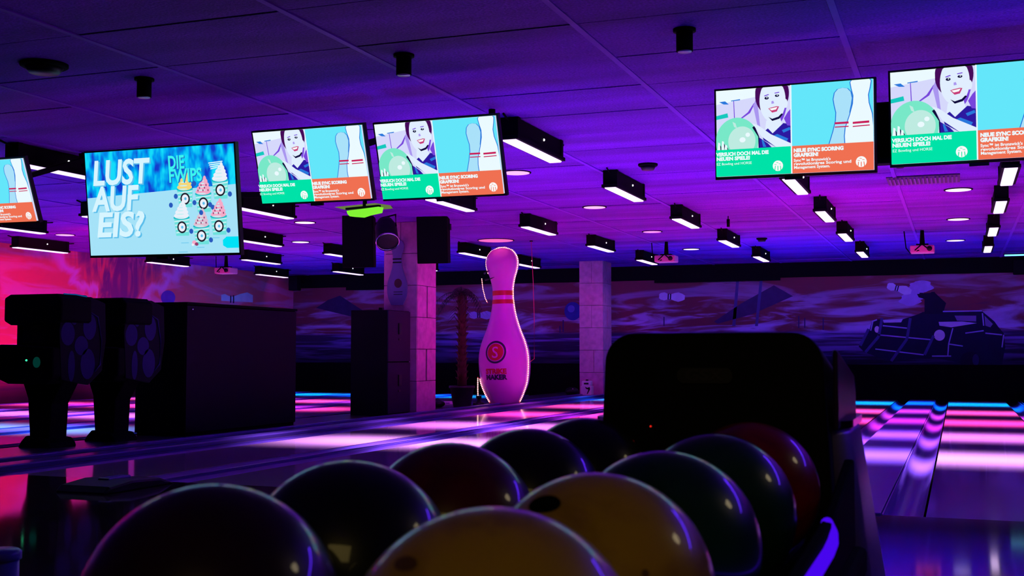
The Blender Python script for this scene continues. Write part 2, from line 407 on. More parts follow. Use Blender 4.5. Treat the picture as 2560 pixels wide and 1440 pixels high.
# ------------------------------------------------------------------ painted figures on the back wall (flat mural painting)
def paint(name, polys, col, wall=wb, Y=YB, lift=.004):
    """flat painted shapes; polygons given as seen on the wall"""
    mb = MB()
    for q, pl in enumerate(polys):
        pts = [(onY(x, y, Y).x, onY(x, y, Y).z) for x, y in pl]
        mb.prism(pts, Y - lift - .0002 * q, Y + .002)
    return mb.build(name, mat('paint_' + name + '_%d' % int(lift * 1000), col, 0.8, spec=.1, var=.25, scale=6), wall)
P_DARK, P_MID, P_PALE = (0.012, 0.006, 0.03), (0.06, 0.04, 0.22), (0.50, 0.40, 0.85)
def c5(*p): return [(2080 + x * .20833, 660 + y * .20833) for x, y in p]
def c6(*p): return [(1400 + x * .4531, 600 + y * .4531) for x, y in p]
def pbar(x0, y0, x1, y1, t): return bar(x0, y0, x1, y1, t)
def c5bar(a, b, t): (x0, y0), (x1, y1) = c5(a, b); return bar(x0, y0, x1, y1, t)
paint('painted_car_body', [c5((320, 990), (450, 790), (480, 690), (540, 665), (860, 660), (1040, 600), (1090, 575), (1800, 565), (1950, 690), (2000, 760), (2060, 830), (2080, 1000), (2040, 1200), (1750, 1225), (1200, 1120), (700, 1170), (390, 1060))], (0.012, 0.008, 0.045), lift=.003)
paint('painted_launcher', [c5((1020, 360), (1230, 340), (1370, 470), (1330, 600), (1110, 600), (1110, 420), (1040, 400)), c5((1050, 345), (1090, 345), (1090, 380), (1050, 380)), c5((1190, 335), (1235, 335), (1235, 380), (1190, 380))], P_DARK)
paint('painted_window', [c5((1470, 620), (1730, 620), (1730, 690), (1500, 680)), c5((1830, 620), (1930, 720), (1900, 760), (1840, 740))], (0.20, 0.12, 0.40), lift=.005)
paint('painted_hood_stripe', [c5((1280, 695), (1560, 690), (1740, 710), (1430, 760), (1290, 740)), c5((610, 670), (850, 660), (830, 700), (620, 705))], P_PALE, lift=.005)
def c5ell(cx, cy, r, rz=None): return [(2080 + (cx + r * math.cos(a)) * .20833, 660 + (cy + (rz or r) * math.sin(a)) * .20833) for a in np.linspace(0, 2 * PI, 22)[:-1]]
paint('painted_headlight', [c5ell(1290, 855, 66), c5ell(540, 785, 30, 40)], (0.62, 0.52, 0.9), lift=.005)
paint('painted_wheel', [c5ell(1660, 1160, 125, 110)], P_DARK, lift=.005)
paint('painted_hub', [c5ell(1725, 1150, 40, 70)], (0.03, 0.02, 0.10), lift=.006)
bars = [((600, 650), (560, 870)), ((560, 870), (400, 1060)), ((940, 650), (900, 900)), ((900, 900), (710, 1165)), ((1220, 860), (1110, 1090)), ((440, 780), (340, 980))]
paint('painted_plough_bar', [c5bar(a, b_, 7) for a, b_ in bars], P_MID, lift=.006)
paint('painted_body_line', [c5bar(a, b_, 3) for a, b_ in [((550, 850), (1210, 910)), ((520, 1020), (1100, 1090)), ((610, 740), (900, 770)), ((1450, 770), (1400, 960)), ((1400, 960), (1390, 1100)), ((1200, 1105), (1430, 1105)), ((1400, 960), (1570, 985)), ((1805, 590), (1820, 740)), ((1330, 570), (1800, 562)), ((2060, 850), (2040, 1000)), ((1600, 830), (1820, 800)), ((1840, 830), (2040, 850)), ((480, 690), (540, 668)), ((465, 800), (490, 690))]], (0.35, 0.28, 0.75), lift=.006)
paint('painted_ramp', [c6((850, 450), (1000, 350), (1180, 250), (1285, 310), (1060, 410), (870, 462))], (0.05, 0.02, 0.10), lift=.003)
paint('painted_ramp_post', [c6((972, 225), (988, 225), (968, 475), (950, 475)), c6((1102, 222), (1118, 222), (1092, 475), (1076, 475))], (0.07, 0.04, 0.2), lift=.003)
paint('painted_smoke', [[(2135 + 26 * math.cos(a) * (1 + .2 * math.sin(5 * a)) + dx, 742 + 15 * math.sin(a) + dy) for a in np.linspace(0, 2 * PI, 24)[:-1]] for dx, dy in ((160, -22), (148, -2), (140, 8), (171, -26))], (0.36, 0.24, 0.72), lift=.003)
def painted_pin(name, x, y, ln, ang, col=(0.55, 0.48, 0.9), r=1.0, lift=.006):
    prof = [(0, .10), (.06, .16), (.2, .20), (.33, .14), (.42, .11), (.6, .19), (.75, .23), (.9, .17), (1, .10)]
    up = [(a - .5, b_ * r * .8) for a, b_ in prof]; pts = up + [(a, -b_) for a, b_ in reversed(up)]
    ca, sa = math.cos(ang), math.sin(ang)
    f = lambda a, b_: (x + ln * (a * ca - b_ * sa), y + ln * (a * sa + b_ * ca))
    paint(name, [[f(a, b_) for a, b_ in pts]], col, lift=lift)
    paint(name + '_band', [[f(a, b_) for a, b_ in ((t, -.11), (t + .05, -.11), (t + .05, .11), (t, .11))] for t in (-.17, -.08)], (0.02, 0.015, 0.06), lift=lift + .001)
painted_pin('painted_pin', 1680, 742, 64, .05)
painted_pin('painted_flying_pin', 2248, 722, 62, .26)
painted_pin('painted_low_pin', 1203, 788, 58, .0, (0.35, 0.25, 0.65))
paint('painted_ball', [[(1432 + 21 * math.cos(a), 778 + 23 * math.sin(a)) for a in np.linspace(0, 2 * PI, 26)[:-1]]], (0.03, 0.035, 0.26))
paint('painted_ball_gleam', [[(1428 + 9 * math.cos(a), 772 + 9 * math.sin(a)) for a in np.linspace(0, 2 * PI, 16)[:-1]]], (0.09, 0.09, 0.45), lift=.006)
paint('painted_derrick', [pbar(x, y0, x, y1, 3) for x, y0, y1 in ((1997, 790, 820), (2012, 795, 820), (2058, 795, 825), (1408, 800, 830), (1400, 815, 832))] + [pbar(1660, 792, 1660, 815, 3)], (0.04, 0.02, 0.12), lift=.004)
paint('painted_hill', [[(790, 770), (820, 750), (850, 739), (890, 765), (942, 798), (942, 806), (885, 793)]], (0.03, 0.015, 0.07), lift=.004)
# painted figures on the left wall
def paint_left(name, polys, col, lift=.004):
    mb = MB()
    for pl in polys:
        pts = [(onX(x, y, XL).y, onX(x, y, XL).z) for x, y in pl]
        mb.prism(pts, XL - .002, XL + lift, axis='x')
    return mb.build(name, mat('paint_' + name, col, 0.8, spec=.1, var=.2, scale=6), wl)
paint_left('painted_ball', [[(420 + 18 * math.cos(a), 744 + 18 * math.sin(a)) for a in np.linspace(0, 2 * PI, 24)[:-1]]], (0.10, 0.04, 0.45))
paint_left('painted_pin', [[(553, 737), (562, 735), (572, 740), (582, 742), (600, 735), (618, 731), (632, 738), (632, 756), (553, 752)]], (0.55, 0.65, 0.95))
paint_left('painted_pin_band', [[(575, 739), (578, 739), (578, 757), (575, 757)], [(582, 738), (585, 738), (585, 758), (582, 758)]], (0.02, 0.02, 0.08), .006)

# ================================================================== COLUMNS
m_stone = mat('column_stone', (0.50, 0.17, 0.42), 0.7, 0, 0.45, 9, 0.3)
def column(cx, cy, wx, wy, label, rows=6, split=(1, 3, 5)):
    t = thing('stone_column', label, 'column', (cx, cy, 0), group='stone clad columns')
    MB().box(-wx / 2 + .02, wx / 2 - .02, -wy / 2 + .02, wy / 2 - .02, 0, ZC).build('core', mat('column_joint', (0.08, 0.06, 0.07), .9), t)
    hh = ZC / rows
    for r in range(rows):
        z0, z1 = r * hh + .005, (r + 1) * hh - .005
        for axis, w_, d_ in (('x', wx, wy), ('y', wy, wx)):
            cuts = [-w_ / 2, w_ / 2] if r not in split else [-w_ / 2, w_ * random.uniform(-.05, .12), w_ / 2]
            for a0, a1 in zip(cuts[:-1], cuts[1:]):
                for s in (-1, 1):
                    e = random.uniform(-.003, .003)
                    if axis == 'x': MB().box(a0 + .004, a1 - .004, min(s * (d_ / 2 - .02), s * (d_ / 2 + e)), max(s * (d_ / 2 - .02), s * (d_ / 2 + e)), z0, z1).build('stone_panel', m_stone, t)
                    else: MB().box(min(s * (d_ / 2 - .018), s * (d_ / 2 + e)), max(s * (d_ / 2 - .018), s * (d_ / 2 + e)), a0 + .024, a1 - .024, z0, z1).build('stone_panel', m_stone, t)
    return t
column(-8.46, 17.60, .60, .74, 'stone column behind the black lockers and hanging loudspeakers')
column(-7.93, 26.48, .57, .72, 'pink-lit stone column standing alone right of the giant pin')

# ================================================================== CEILING BATTENS
m_tube = glow('batten_tube', (0.8, 0.55, 1.0), 1.9)
m_dot = glow('indicator_white', (1, 1, 1), 5.0)
def batten():
    t = thing('batten_light', '', 'ceiling light')
    MB().box(-.075, .075, -.62, .62, .02, .19).build('housing', M_MATTE, t)
    MB().box(-.095, .095, -.68, .68, -.005, .03).build('tray', M_MATTE, t)
    MB().prism(rrect(-.065, .065, -.020, .002, .009), -.65, .65).build('tube', m_tube, t)
    for s in (-1, 1):
        MB().box(-.085, .085, s * .62 - .03, s * .62 + .03, .02, .20).build('end_bracket', M_MATTE, t)
        MB().tube([(0, s * .65, .16), (.02, s * .85, .19)], .010, 6).build('cable', M_MATTE, t)
    MB().ball((.076, .08, .11), .012, 8).build('indicator', m_dot, t)
    return t
ORD = ['first', 'second', 'third', 'fourth', 'fifth', 'sixth', 'seventh', 'eighth']
rows_r = [(0.47, [11.83, 14.3, 17.2, 20.1]), (-1.47, [11.8, 14.55, 17.3, 20.45]), (-3.2, [8.95, 11.76, 14.7, 17.7, 20.8]), (-5.25, [11.95, 14.9, 17.85, 20.8]),
          (-7.6, [8.45, 11.87, 14.9, 18.3, 20.9]), (-9.77, [11.9, 15.1, 17.7, 20.9]), (-11.75, [12.25, 15.1, 18.25, 21.5]), (-13.7, [14.9, 18.15, 21.7])]
BK = (2.90 - HC) / (2.62 - HC)
proto = None
for ri, (x, ys) in enumerate(rows_r):
    for k, y in enumerate(sorted(ys, reverse=True)):
        if proto is None: t = proto = batten()
        else: t = dup(proto)
        t.location = (x * BK, y * BK, 2.90)
        tag(t, 'black batten light with glowing tube, %s from back wall in %s row from right' % (ORD[k], ORD[ri]), None, 'batten lights over the lanes')

# ================================================================== ROUND DOWNLIGHTS, DETECTORS, SPOTS, VENTS
def downlight(x, y, label, col=(1, .55, .95), r=.16, st=1.6):
    t = thing('downlight', label, 'ceiling light', (x, y, ZC), group='round recessed downlights')
    MB().lathe([(r, -.012), (r + .018, -.012), (r + .02, -.001)], 24, cap=False).build('trim_ring', M_MATTE, t)
    MB().lathe([(r, -.008), (r * .98, -.014)], 24).build('lens', glow('downlight_%d%d%d' % tuple(int(c * 9) for c in col), col, st), t)
for i, (x, y, c) in enumerate([(-4.83, 12.9, (1, .35, 1)), (-4.92, 16.4, (1, .35, .9)), (-4.98, 20.1, (.8, .2, .8)), (-5.08, 23.8, (.75, .6, 1))]):
    downlight(x, y, 'round downlight, %s from front in the row left of the middle battens' % ORD[i], c)
for i, (x, y, c) in enumerate([(0.04, 16.3, (1, .6, .9)), (0.04, 19.93, (1, .6, .85)), (-0.01, 23.7, (.7, .55, 1))]):
    downlight(x, y, 'round downlight below the right screens, %s from front' % ORD[i], c)
downlight(-9.91, 16.66, 'round downlight left of the hanging loudspeakers', (1, .6, 1))
downlight(-11.75, 19.6, 'round downlight under the middle left battens', (.8, .6, 1))
downlight(-15.0, 16.9, 'round downlight left of the ice cream screen', (1, .35, .9))
downlight(-8.13, 20.62, 'wide pink glowing disc right above the giant pin', (1, .12, .5), .33, 1.2)  # wide disc on the ceiling, glowing pink
tl = thing('tube_light', 'short cyan tube light at the far right near back wall', 'ceiling light', (1.25, 27.4, ZC))
MB().box(-.28, .28, -.03, .03, -.05, 0).build('tube', glow('tube_cyan', (.2, .75, 1), 1.5), tl)
MB().box(-.30, .30, -.05, .05, -.02, .0).build('base', M_MATTE, tl)
for i, (x, y, n) in enumerate([(-5.85, 7.42, 'left'), (-3.65, 7.47, 'middle'), (-1.64, 7.53, 'right')]):
    t = thing('ceiling_spot', 'small black cylinder spot on near ceiling, %s one of three' % n, 'ceiling light', (x, y, ZC), group='black cylinder spots on the near ceiling')
    MB().lathe([(.055, -.02), (.055, -.15)], 20).build('can', M_MATTE, t)
    MB().lathe([(.075, 0), (.075, -.02)], 20).build('base_plate', M_MATTE, t)
    MB().lathe([(.048, -.150), (.044, -.156)], 20).build('lens', mat('spot_lens', (.7, .5, .9), .1), t)
for x, y, l, s in ((-3.23, 12.86, 'dark smoke detector above the middle of the lanes', .11), (-3.37, 22.0, 'dark smoke detector close to the back wall', .10), (-6.25, 6.79, 'dark round ceiling speaker at the upper left', .17)):
    t = thing('smoke_detector', l, 'detector', (x, y, ZC))
    MB().lathe([(s, 0), (s, -.02), (s * .9, -.03)], 24).build('base', M_MATTE, t)
    MB().lathe([(s * .8, -.03), (s * .62, -.07)], 24).build('dome', M_BLACK, t)
t = thing('sensor_rod', 'tiny black rod hanging below the magenta ceiling', 'sensor', (-3.31, 18.25, ZC))
MB().lathe([(.025, -.05), (.025, -.17)], 12).build('rod', M_MATTE, t); MB().lathe([(.008, 0), (.008, -.05)], 8).build('stem', M_MATTE, t)
t = thing('vent_grille', 'slatted air vent in the ceiling under the right screens', 'vent', (-.36, 15.2, ZC))
MB().box(-.42, .42, -.34, .34, -.012, -.001).build('frame', mat('vent_dark', (.02, .006, .05), .6), t)
for k in range(17):
    x = -.38 + k * .76 / 16; MB().box(x - .010, x + .010, -.29, .29, -.03, -.012).build('slat', mat('vent_slat', (.10, .01, .22), .6), t)
# projectors
def projector(x, y, label):
    t = thing('projector', label, 'projector', (x, y, ZC), group='white ceiling projectors')
    m = mat('projector_white', (.8, .30, .45), .5)
    MB().box(-.20, .20, -.16, .16, -.40, -.27).build('body', m, t, .02)
    MB().lathe([(.045, -.25), (.03, 0)], 12).build('mount_pole', M_MATTE, t)
    MB().box(-.10, .10, -.08, .08, -.27, -.24).build('mount_plate', M_MATTE, t)
    for s in (-1, 1): MB().tube([(s * .02, -.165, -.27), (s * .12, -.168, -.36)], .012, 6).build('bracket_arm', M_MATTE, t)
    MB().lathe([(.04, 0), (.045, .03)], 16).map(lambda p: Vector((p.x + .12, -p.z - .16, p.y - .335))).build('lens', M_BLACK, t)
    MB().tube([(-.30, .05, 0), (-.27, .02, -.30), (-.20, -.1, -.40), (-.05, -.172, -.36)], .010, 6).build('cable', M_MATTE, t)
projector(-5.2, 22.1, 'white projector hanging above the lanes, middle of the three')
projector(-.55, 21.6, 'white projector hanging above the right lanes')
projector(-15.0, 21.9, 'white projector hanging below the ice cream screen')
o = thing('rear_wall_speaker', 'small black speaker at the corner of the mural walls', 'speaker', onY(737, 708, 27.6))
MB().box(-.13, .13, -.12, .12, -.20, .20).build('case', M_MATTE, o, .02); MB().box(-.02, .02, -.02, .5, .0, .04).build('bracket', M_MATTE, o)
o = thing('corner_speaker', 'small black speaker under the beam at the right edge', 'speaker', onY(2550, 668, 28.0))
MB().box(-.14, .14, -.12, .12, -.16, .16).build('case', M_MATTE, o, .02); MB().box(-.02, .02, -.02, .3, .02, .06).build('bracket', M_MATTE, o)

# ================================================================== SCREENS
TW, TH = 1.08, 0.6075
SM = [screen(*c) for c in [(214, 216, 252), (100, 230, 250), (0, 226, 168), (240, 112, 82), (235, 250, 255), (70, 10, 90), (45, 25, 160), (225, 238, 255),
      (120, 232, 200), (190, 235, 225), (170, 150, 240), (40, 120, 220), (15, 10, 60), (200, 30, 90), (170, 225, 250), (245, 170, 200), (200, 60, 120), (20, 200, 190), (120, 70, 220), (250, 250, 250)]]
BG, CY, GR, OR, WH, HAIR, SHIRT, FACE, BALL, BALL2, LILAC, BLUE, INK, RED, PINB, PINK, MAG, TEAL, PURP, PUREW = range(20)
def game_picture():
    mb = MB(); lay = [0]
    def P(pts, mi, w=TW, h=TH):
        lay[0] += 1; y = -.0004 * lay[0]
        mb.add([((u - .5) * w, y, (.5 - v) * h) for u, v in pts], [list(range(len(pts) - 1, -1, -1)) if False else list(range(len(pts)))], mi)
    def E(u, v, ru, rv, mi, n=26): P([(u + ru * math.cos(2 * PI * k / n), v + rv * math.sin(2 * PI * k / n)) for k in range(n)], mi)
    def clip(pts): return [(min(max(u, 0), 1), min(max(v, 0), 1)) for u, v in pts]
    def EC(u, v, ru, rv, mi, u0=0, u1=1, v0=0, v1=1, n=40): P([(min(max(u + ru * math.cos(2 * PI * k / n), u0), u1), min(max(v + rv * math.sin(2 * PI * k / n), v0), v1)) for k in range(n)], mi)
    P([(0, 0), (1, 0), (1, 1), (0, 1)], BG)
    P([(0, 0), (.27, 0), (.26, .10), (0, .16)], WH)
    P([(.02, .13), (.06, .125), (.085, .165), (.05, .16)], BLUE); P([(0, .29), (.075, .265), (.08, .315), (0, .335)], TEAL)
    P([(.115, .13), (.12, .13), (.124, .33), (.118, .33)], PURP); P([(.10, .122), (.16, .112), (.16, .125), (.10, .132)], BLUE)
    P([(.16, .335), (.21, .27), (.25, .17), (.258, .17), (.225, .28), (.17, .34)], PURP)
    P([(.245, .2), (.27, .10), (.29, .45), (.33, .62), (.28, .5)], LILAC)
    EC(.368, .08, .110, .24, HAIR, .26, .492, 0, .45)                # hair
    EC(.39, .14, .075, .30, PURP, .26, .492, .25, .5)
    P([(.33, .38), (.42, .36), (.44, .50), (.36, .56), (.32, .5)], FACE)      # neck
    P([(.30, .52), (.34, .47), (.37, .53), (.44, .42), (.492, .44), (.492, .70), (.40, .70), (.31, .60)], SHIRT)
    P([(.37, .56), (.40, .54), (.47, .60), (.46, .63)], BLUE); P([(.38, .66), (.45, .64), (.46, .66), (.39, .68)], BLUE); P([(.43, .50), (.48, .47), (.485, .5), (.44, .53)], BLUE)
    EC(.372, .155, .084, .245, FACE, .26, .492, 0, .45)              # face
    E(.456, .20, .013, .05, FACE)                                    # ear
    P([(.318, .095), (.345, .08), (.352, .088), (.322, .105)], PURP); P([(.385, .07), (.415, .063), (.418, .073), (.388, .08)], PURP)   # brows
    E(.335, .125, .014, .016, INK); E(.402, .105, .014, .014, INK); E(.337, .121, .004, .006, WH); E(.404, .101, .004, .006, WH)
    P([(.366, .165), (.378, .16), (.384, .19), (.366, .195)], LILAC)
    P([(.345, .245), (.365, .235), (.40, .225), (.415, .23), (.40, .285), (.37, .295)], MAG); P([(.352, .248), (.405, .234), (.395, .262), (.366, .27)], PUREW)
    P([(.345, .34), (.37, .365), (.41, .345), (.43, .31), (.44, .32), (.415, .37), (.37, .39)], INK)
    P([(.445, .37), (.47, .30), (.492, .26), (.492, .46), (.465, .45)], PURP)
    EC(.137, .60, .142, .275, BALL, 0, .3, .2, .72)                  # bowling ball on the screen
    EC(.17, .60, .09, .17, BALL2, .02, .26, .2, .72); P([(.11, .37), (.13, .39), (.14, .45), (.12, .43)], BALL2); E(.175, .585, .02, .03, WH); E(.21, .53, .015, .025, WH)
    P([(.255, .43), (.285, .56), (.29, .70), (.28, .70), (.278, .56), (.24, .45)], INK)
    P([(.285, .57), (.34, .64), (.37, .70), (.285, .70)], SHIRT); P([(.30, .6), (.31, .6), (.33, .68), (.31, .68)], BLUE)
    P([(.24, .40), (.28, .43), (.36, .54), (.492, .66), (.492, .70), (.40, .70), (.30, .56)], FACE)    # forearm
    for a, b_ in ((.008, .60), (.034, .585), (.055, .63)): P([(a, .70), (a + .006, b_), (a + .018, b_ + .01), (a + .02, .70)], WH); P([(a + .02, .70), (a + .018, b_ + .03), (a + .025, b_ + .05), (a + .027, .70)], INK)
    P([(.496, 0), (1, 0), (1, .70), (.496, .70)], CY)
    # plain bowling pins
    def pin(u, top, s, mi, edge):
        prof = [(.0, .0), (.028, .01), (.048, .05), (.056, .12), (.05, .19), (.04, .27), (.043, .36), (.06, .48), (.085, .62), (.09, .71), (.088, .85)]
        for grow, m in ((.006, edge), (0, mi)):
            P([(min(u + s * a + grow, .998), min(.70, max(0, top + b_))) for a, b_ in prof] + [(max(u - s * a - grow, .5), min(.70, max(0, top + b_))) for a, b_ in reversed(prof)], m)
    pin(.815, .075, 1.0, PINB, BLUE); pin(.925, -.10, 1.1, WH, BLUE)
    P([(.765, .452), (.85, .452), (.85, .475), (.765, .475)], RED); P([(.875, .46), (.975, .455), (.975, .48), (.875, .483)], RED)
    P([(.765, .50), (.85, .50), (.85, .512), (.765, .512)], RED); P([(.875, .505), (.978, .50), (.978, .512), (.875, .517)], RED)
    P([(0, .69), (.49, .69), (.49, 1), (0, 1)], GR); P([(.497, .69), (1, .69), (1, 1), (.497, 1)], OR); P([(.489, .0), (.497, 0), (.497, 1), (.489, 1)], WH)
    # round emblem: white disc cut by thin lines
    for u, m in ((.405, GR), (.925, OR)):
        E(u, .905, .033, .060, PUREW)
        for k in range(-1, 2): P([(u + .016 * k - .0025, .905), (u + .016 * k + .0025, .905), (u + .020 * k + .0025, .96), (u + .020 * k - .0025, .96)], m)
        for a, c in ((-.022, .885), (.006, .880), (-.010, .863)): P([(u + a, c), (u + a + .014, c + .004), (u + a + .014, c + .010), (u + a, c + .006)], m)
    return mb.mesh('picture', SM)
def game_text():
    mb = MB(); X = lambda u: (u - .5) * TW; Z = lambda v: (.5 - v) * TH
    letters(mb, 'VERSUCH DOCH MAL DIE', X(.010), Z(.765), .034, -.05, 0, width=.345 * TW, bold=.0018)
    letters(mb, 'NEUEN SPIELE!', X(.010), Z(.818), .034, -.05, 0, width=.22 * TW, bold=.0018)
    letters(mb, 'EZ Bowling und HORSE', X(.010), Z(.872), .026, -.05, 0, width=.23 * TW)
    m2 = mb; mb = MB()
    letters(mb, 'NEUE SYNC SCORING', X(.512), Z(.765), .034, -.05, 0, width=.31 * TW, bold=.0022)
    letters(mb, 'GRAFIKEN!', X(.512), Z(.818), .034, -.05, 0, width=.155 * TW, bold=.0022)
    letters(mb, "Sync\u2122 ist Brunswick's", X(.512), Z(.872), .027, -.05, 0, width=.23 * TW, bold=.0008)
    letters(mb, 'revolution\u00e4res Scoring und', X(.512), Z(.912), .027, -.05, 0, width=.355 * TW, bold=.0008)
    letters(mb, 'Management System.', X(.512), Z(.952), .027, -.05, 0, width=.225 * TW, bold=.0008)
    return m2.mesh('lettering', SM[WH]), mb.mesh('lettering', SM[WH])
def tv_shell(t, W, H, back=1.30):
    MB().box(-W / 2 - .014, W / 2 + .014, .002, .045, -H / 2 - .020, H / 2 + .014).build('bezel', M_BLACK, t)
    MB().box(-W / 2 * .7, W / 2 * .7, .045, .085, -H / 2 * .8, H / 2 * .7).build('back_cover', M_MATTE, t)
    MB().box(-.06, .06, -.01, .01, -H / 2 - .040, -H / 2 - .018).build('sensor_bar', M_BLACK, t)
    # mount to the ceiling
    MB().box(-.03, .03, .085, back, .02, .07).build('mount_arm', M_MATTE, t)
    MB().box(-.03, .03, back, back + .06, -.02, .14).build('mount_head', M_MATTE, t)
    tw = t.matrix_basis @ Vector((0, back + .03, .1))
    po = MB().tube([(0, 0, tw.z), (0, 0, ZC)], .03, 8).build('mount_pole', M_MATTE, t)
    po.matrix_parent_inverse = t.matrix_basis.inverted(); po.location = (tw.x, tw.y, 0)
PIC, TXT = game_picture(), game_text()
def game_tv(c, rz, tilt, roll, label):
    t = thing('score_screen', label, 'screen', c, group='score screens over the lanes')
    # top leans towards the players
    t.rotation_mode = 'QUATERNION'
    r = Vector((math.cos(rz), math.sin(rz), 0)); n = Vector((math.sin(rz), -math.cos(rz), 0))
    u = Vector((0, 0, 1)) * math.cos(tilt) + n * math.sin(tilt)
    r2 = r * math.cos(roll) + u * math.sin(roll); u2 = u * math.cos(roll) - r * math.sin(roll)
    yv = u2.cross(r2)
    t.rotation_quaternion = Matrix((r2, yv, u2)).transposed().to_quaternion()
    return t
D = math.radians
TVS = [((-5.044, 8.577, 2.549), -3.3, 17.5, -.8, 'score screen with boy and green ball, right beside the ice cream screen'),
       ((-3.828, 8.466, 2.517), -3.3, 17.5, -.7, 'score screen with boy and green ball, above the giant pin'),
       ((-1.038, 8.225, 2.517), -5.0, 5.0, -1.1, 'score screen with boy and green ball, left one above the hood'),
       ((0.150, 8.10, 2.525), -5.0, 6.0, -.6, 'score screen with boy and green ball, cut by the right edge'),
       ((-8.74, 8.80, 2.53), -3.3, 20.0, -.8, 'score screen cut off by the left edge of the view')]
for i, (c, a, b_, r, l) in enumerate(TVS):
    t = game_tv(c, D(a), D(b_), D(r), l)
    tv_shell(t, TW, TH, 1.05 if i == 1 else 1.30)
    s = put('screen', PIC, t); g = put('lettering', TXT[0], t); g = put('lettering', TXT[1], t)
t = thing('screen_mount_box', 'black box hung between the two right score screens', 'bracket', (-.40, 8.36, 2.48))
MB().box(-.16, .20, -.06, .06, -.22, .20).build('case', M_MATTE, t, .01); MB().box(-.03, .03, .06, 1.3, .0, .05).build('arm', M_MATTE, t); MB().tube([(0, 1.33, -.05), (0, 1.33, ZC - 2.48)], .03, 8).build('pole', M_MATTE, t)

# ice cream advert
AW, AH = 1.55, 0.875
def ad_bg():
    m = bpy.data.materials.new('advert_backdrop'); m.use_nodes = True; nt = m.node_tree; nt.nodes.clear(); N = nt.nodes.new; L = nt.links.new
    tc = N('ShaderNodeTexCoord'); mp = N('ShaderNodeMapping'); mp.inputs['Scale'].default_value = (7, 1, 3.2); L(tc.outputs['Object'], mp.inputs[0])
    nz = N('ShaderNodeTexNoise'); nz.inputs['Scale'].default_value = 1.6; nz.inputs['Detail'].default_value = 2; L(mp.outputs[0], nz.inputs['Vector'])
    cr = N('ShaderNodeValToRGB'); e = cr.color_ramp.elements; e[0].position = .36; e[0].color = srgb(20, 60, 205); e[1].position = .62; e[1].color = srgb(20, 220, 250)
    x = e.new(.48); x.color = srgb(0, 150, 240)
    em = N('ShaderNodeEmission'); o = N('ShaderNodeOutputMaterial'); L(nz.outputs['Fac'], cr.inputs[0]); L(cr.outputs[0], em.inputs[0]); L(em.outputs[0], o.inputs[0])
    return m
AM = [ad_bg()] + [screen(*c) for c in [(165, 226, 248), (120, 205, 240), (215, 245, 255), (90, 190, 235), (0, 225, 245), (110, 225, 220), (200, 240, 245), (25, 25, 40), (245, 215, 120), (245, 170, 200), (235, 240, 250), (40, 90, 190), (20, 190, 200), (225, 190, 210), (150, 60, 110)]]
def advert():
    mb = MB(); lay = [0]
    def P(pts, mi):
        lay[0] += 1; mb.add([((u - .5) * AW, -.0004 * lay[0], (.5 - v) * AH) for u, v in pts], [list(range(len(pts)))], mi)
    def E(u, v, ru, rv, mi, n=20): P([(u + ru * math.cos(2 * PI * k / n), v + rv * math.sin(2 * PI * k / n)) for k in range(n)], mi)
    P([(0, 0), (1, 0), (1, .45), (0, .45)], 0)
    P([(0, .44), (1, .37), (1, 1), (0, 1)], 1)
    P([(0, .72), (.5, .60), (1, .55), (1, 1), (0, 1)], 1)
    P([(.90, .88), (.925, .85), (1, .85), (1, .955), (.925, .955), (.90, .93)], 5)
    cups = [(.672, .395, 9), (.795, .445, 10), (.912, .33, 11), (.655, .66, 11), (.785, .745, 14), (.905, .66, 10)]
    for u, v, c in cups:                                    # v: rim of the cup
        P([(u - .052, v), (u + .052, v), (u + .042, v + .17), (u - .042, v + .17)], 6)
        for k in range(4): P([(u - .05 + .003 * k, v + .03 + .035 * k), (u + .05 - .003 * k, v + .015 + .035 * k), (u + .049 - .003 * k, v + .027 + .035 * k), (u - .049 + .003 * k, v + .042 + .035 * k)], 7)
        E(u, v, .054, .020, 13)
        for k, (w_, dv) in enumerate(((.049, -.018), (.043, -.050), (.033, -.082), (.022, -.112), (.010, -.135))):
            E(u + .004 * k, v + dv, w_, .030, c); E(u + .004 * k - .01, v + dv + .018, w_ * .6, .006, 7)
        if c in (10, 14):
            for k in range(7): E(u - .03 + .011 * k, v - .03 - .024 * (k % 3), .004, .010, 15)
        E(u + .002, v + .090, .031, .056, 8); E(u + .002, v + .090, .022, .040, 11); E(u + .004, v + .090, .008, .014, 4)
        E(u + .062, v + .13, .013, .024, 12)
    for u, v in ((.64, .47), (.765, .36), (.86, .56), (.605, .55), (.80, .63)): E(u, v - .01, .013, .024, 12)
    E(.745, .895, .014, .02, 10); E(.76, .91, .012, .016, 15); E(.735, .915, .008, .012, 11)
    for u, v, w_ in ((.66, .90, .05), (.76, .945, .05), (.86, .86, .05), (.64, .985, .06)): P([(u, v - .008), (u + w_, v - .008), (u + w_, v), (u, v)], 2)
    for k in range(4): P([(.865 + .004 * k, .165 + .018 * k), (.955 - .012 * k, .155 + .018 * k), (.955 - .012 * k, .165 + .018 * k), (.865 + .004 * k, .175 + .018 * k)], 3)
    return mb
t = game_tv((-6.17, 8.05, 2.23), D(-3.2), D(7.5), D(-1.0), 'large screen showing an ice cream advert in pale blue'); t.name = 'advert_screen'; t['group'] = ''
del t['group']
tv_shell(t, AW, AH, 1.9)
advert().build('screen', AM, t)
mb = MB(); X = lambda u: (u - .5) * AW; Z = lambda v: (.5 - v) * AH
for s, u, v, w_ in (('LUST', .06, .315, .40), ('AUF', .055, .565, .335), ('EIS?', .065, .815, .335)):
    letters(mb, s, X(u) + .012, Z(v) - .010, .285, -.030, 1, width=w_ * AW, shear=.16, bold=.008)
    letters(mb, s, X(u), Z(v), .285, -.033, 0, width=w_ * AW, shear=.16, bold=.008)
mb.build('headline_lettering', [AM[3], AM[4]], t); mb = MB()
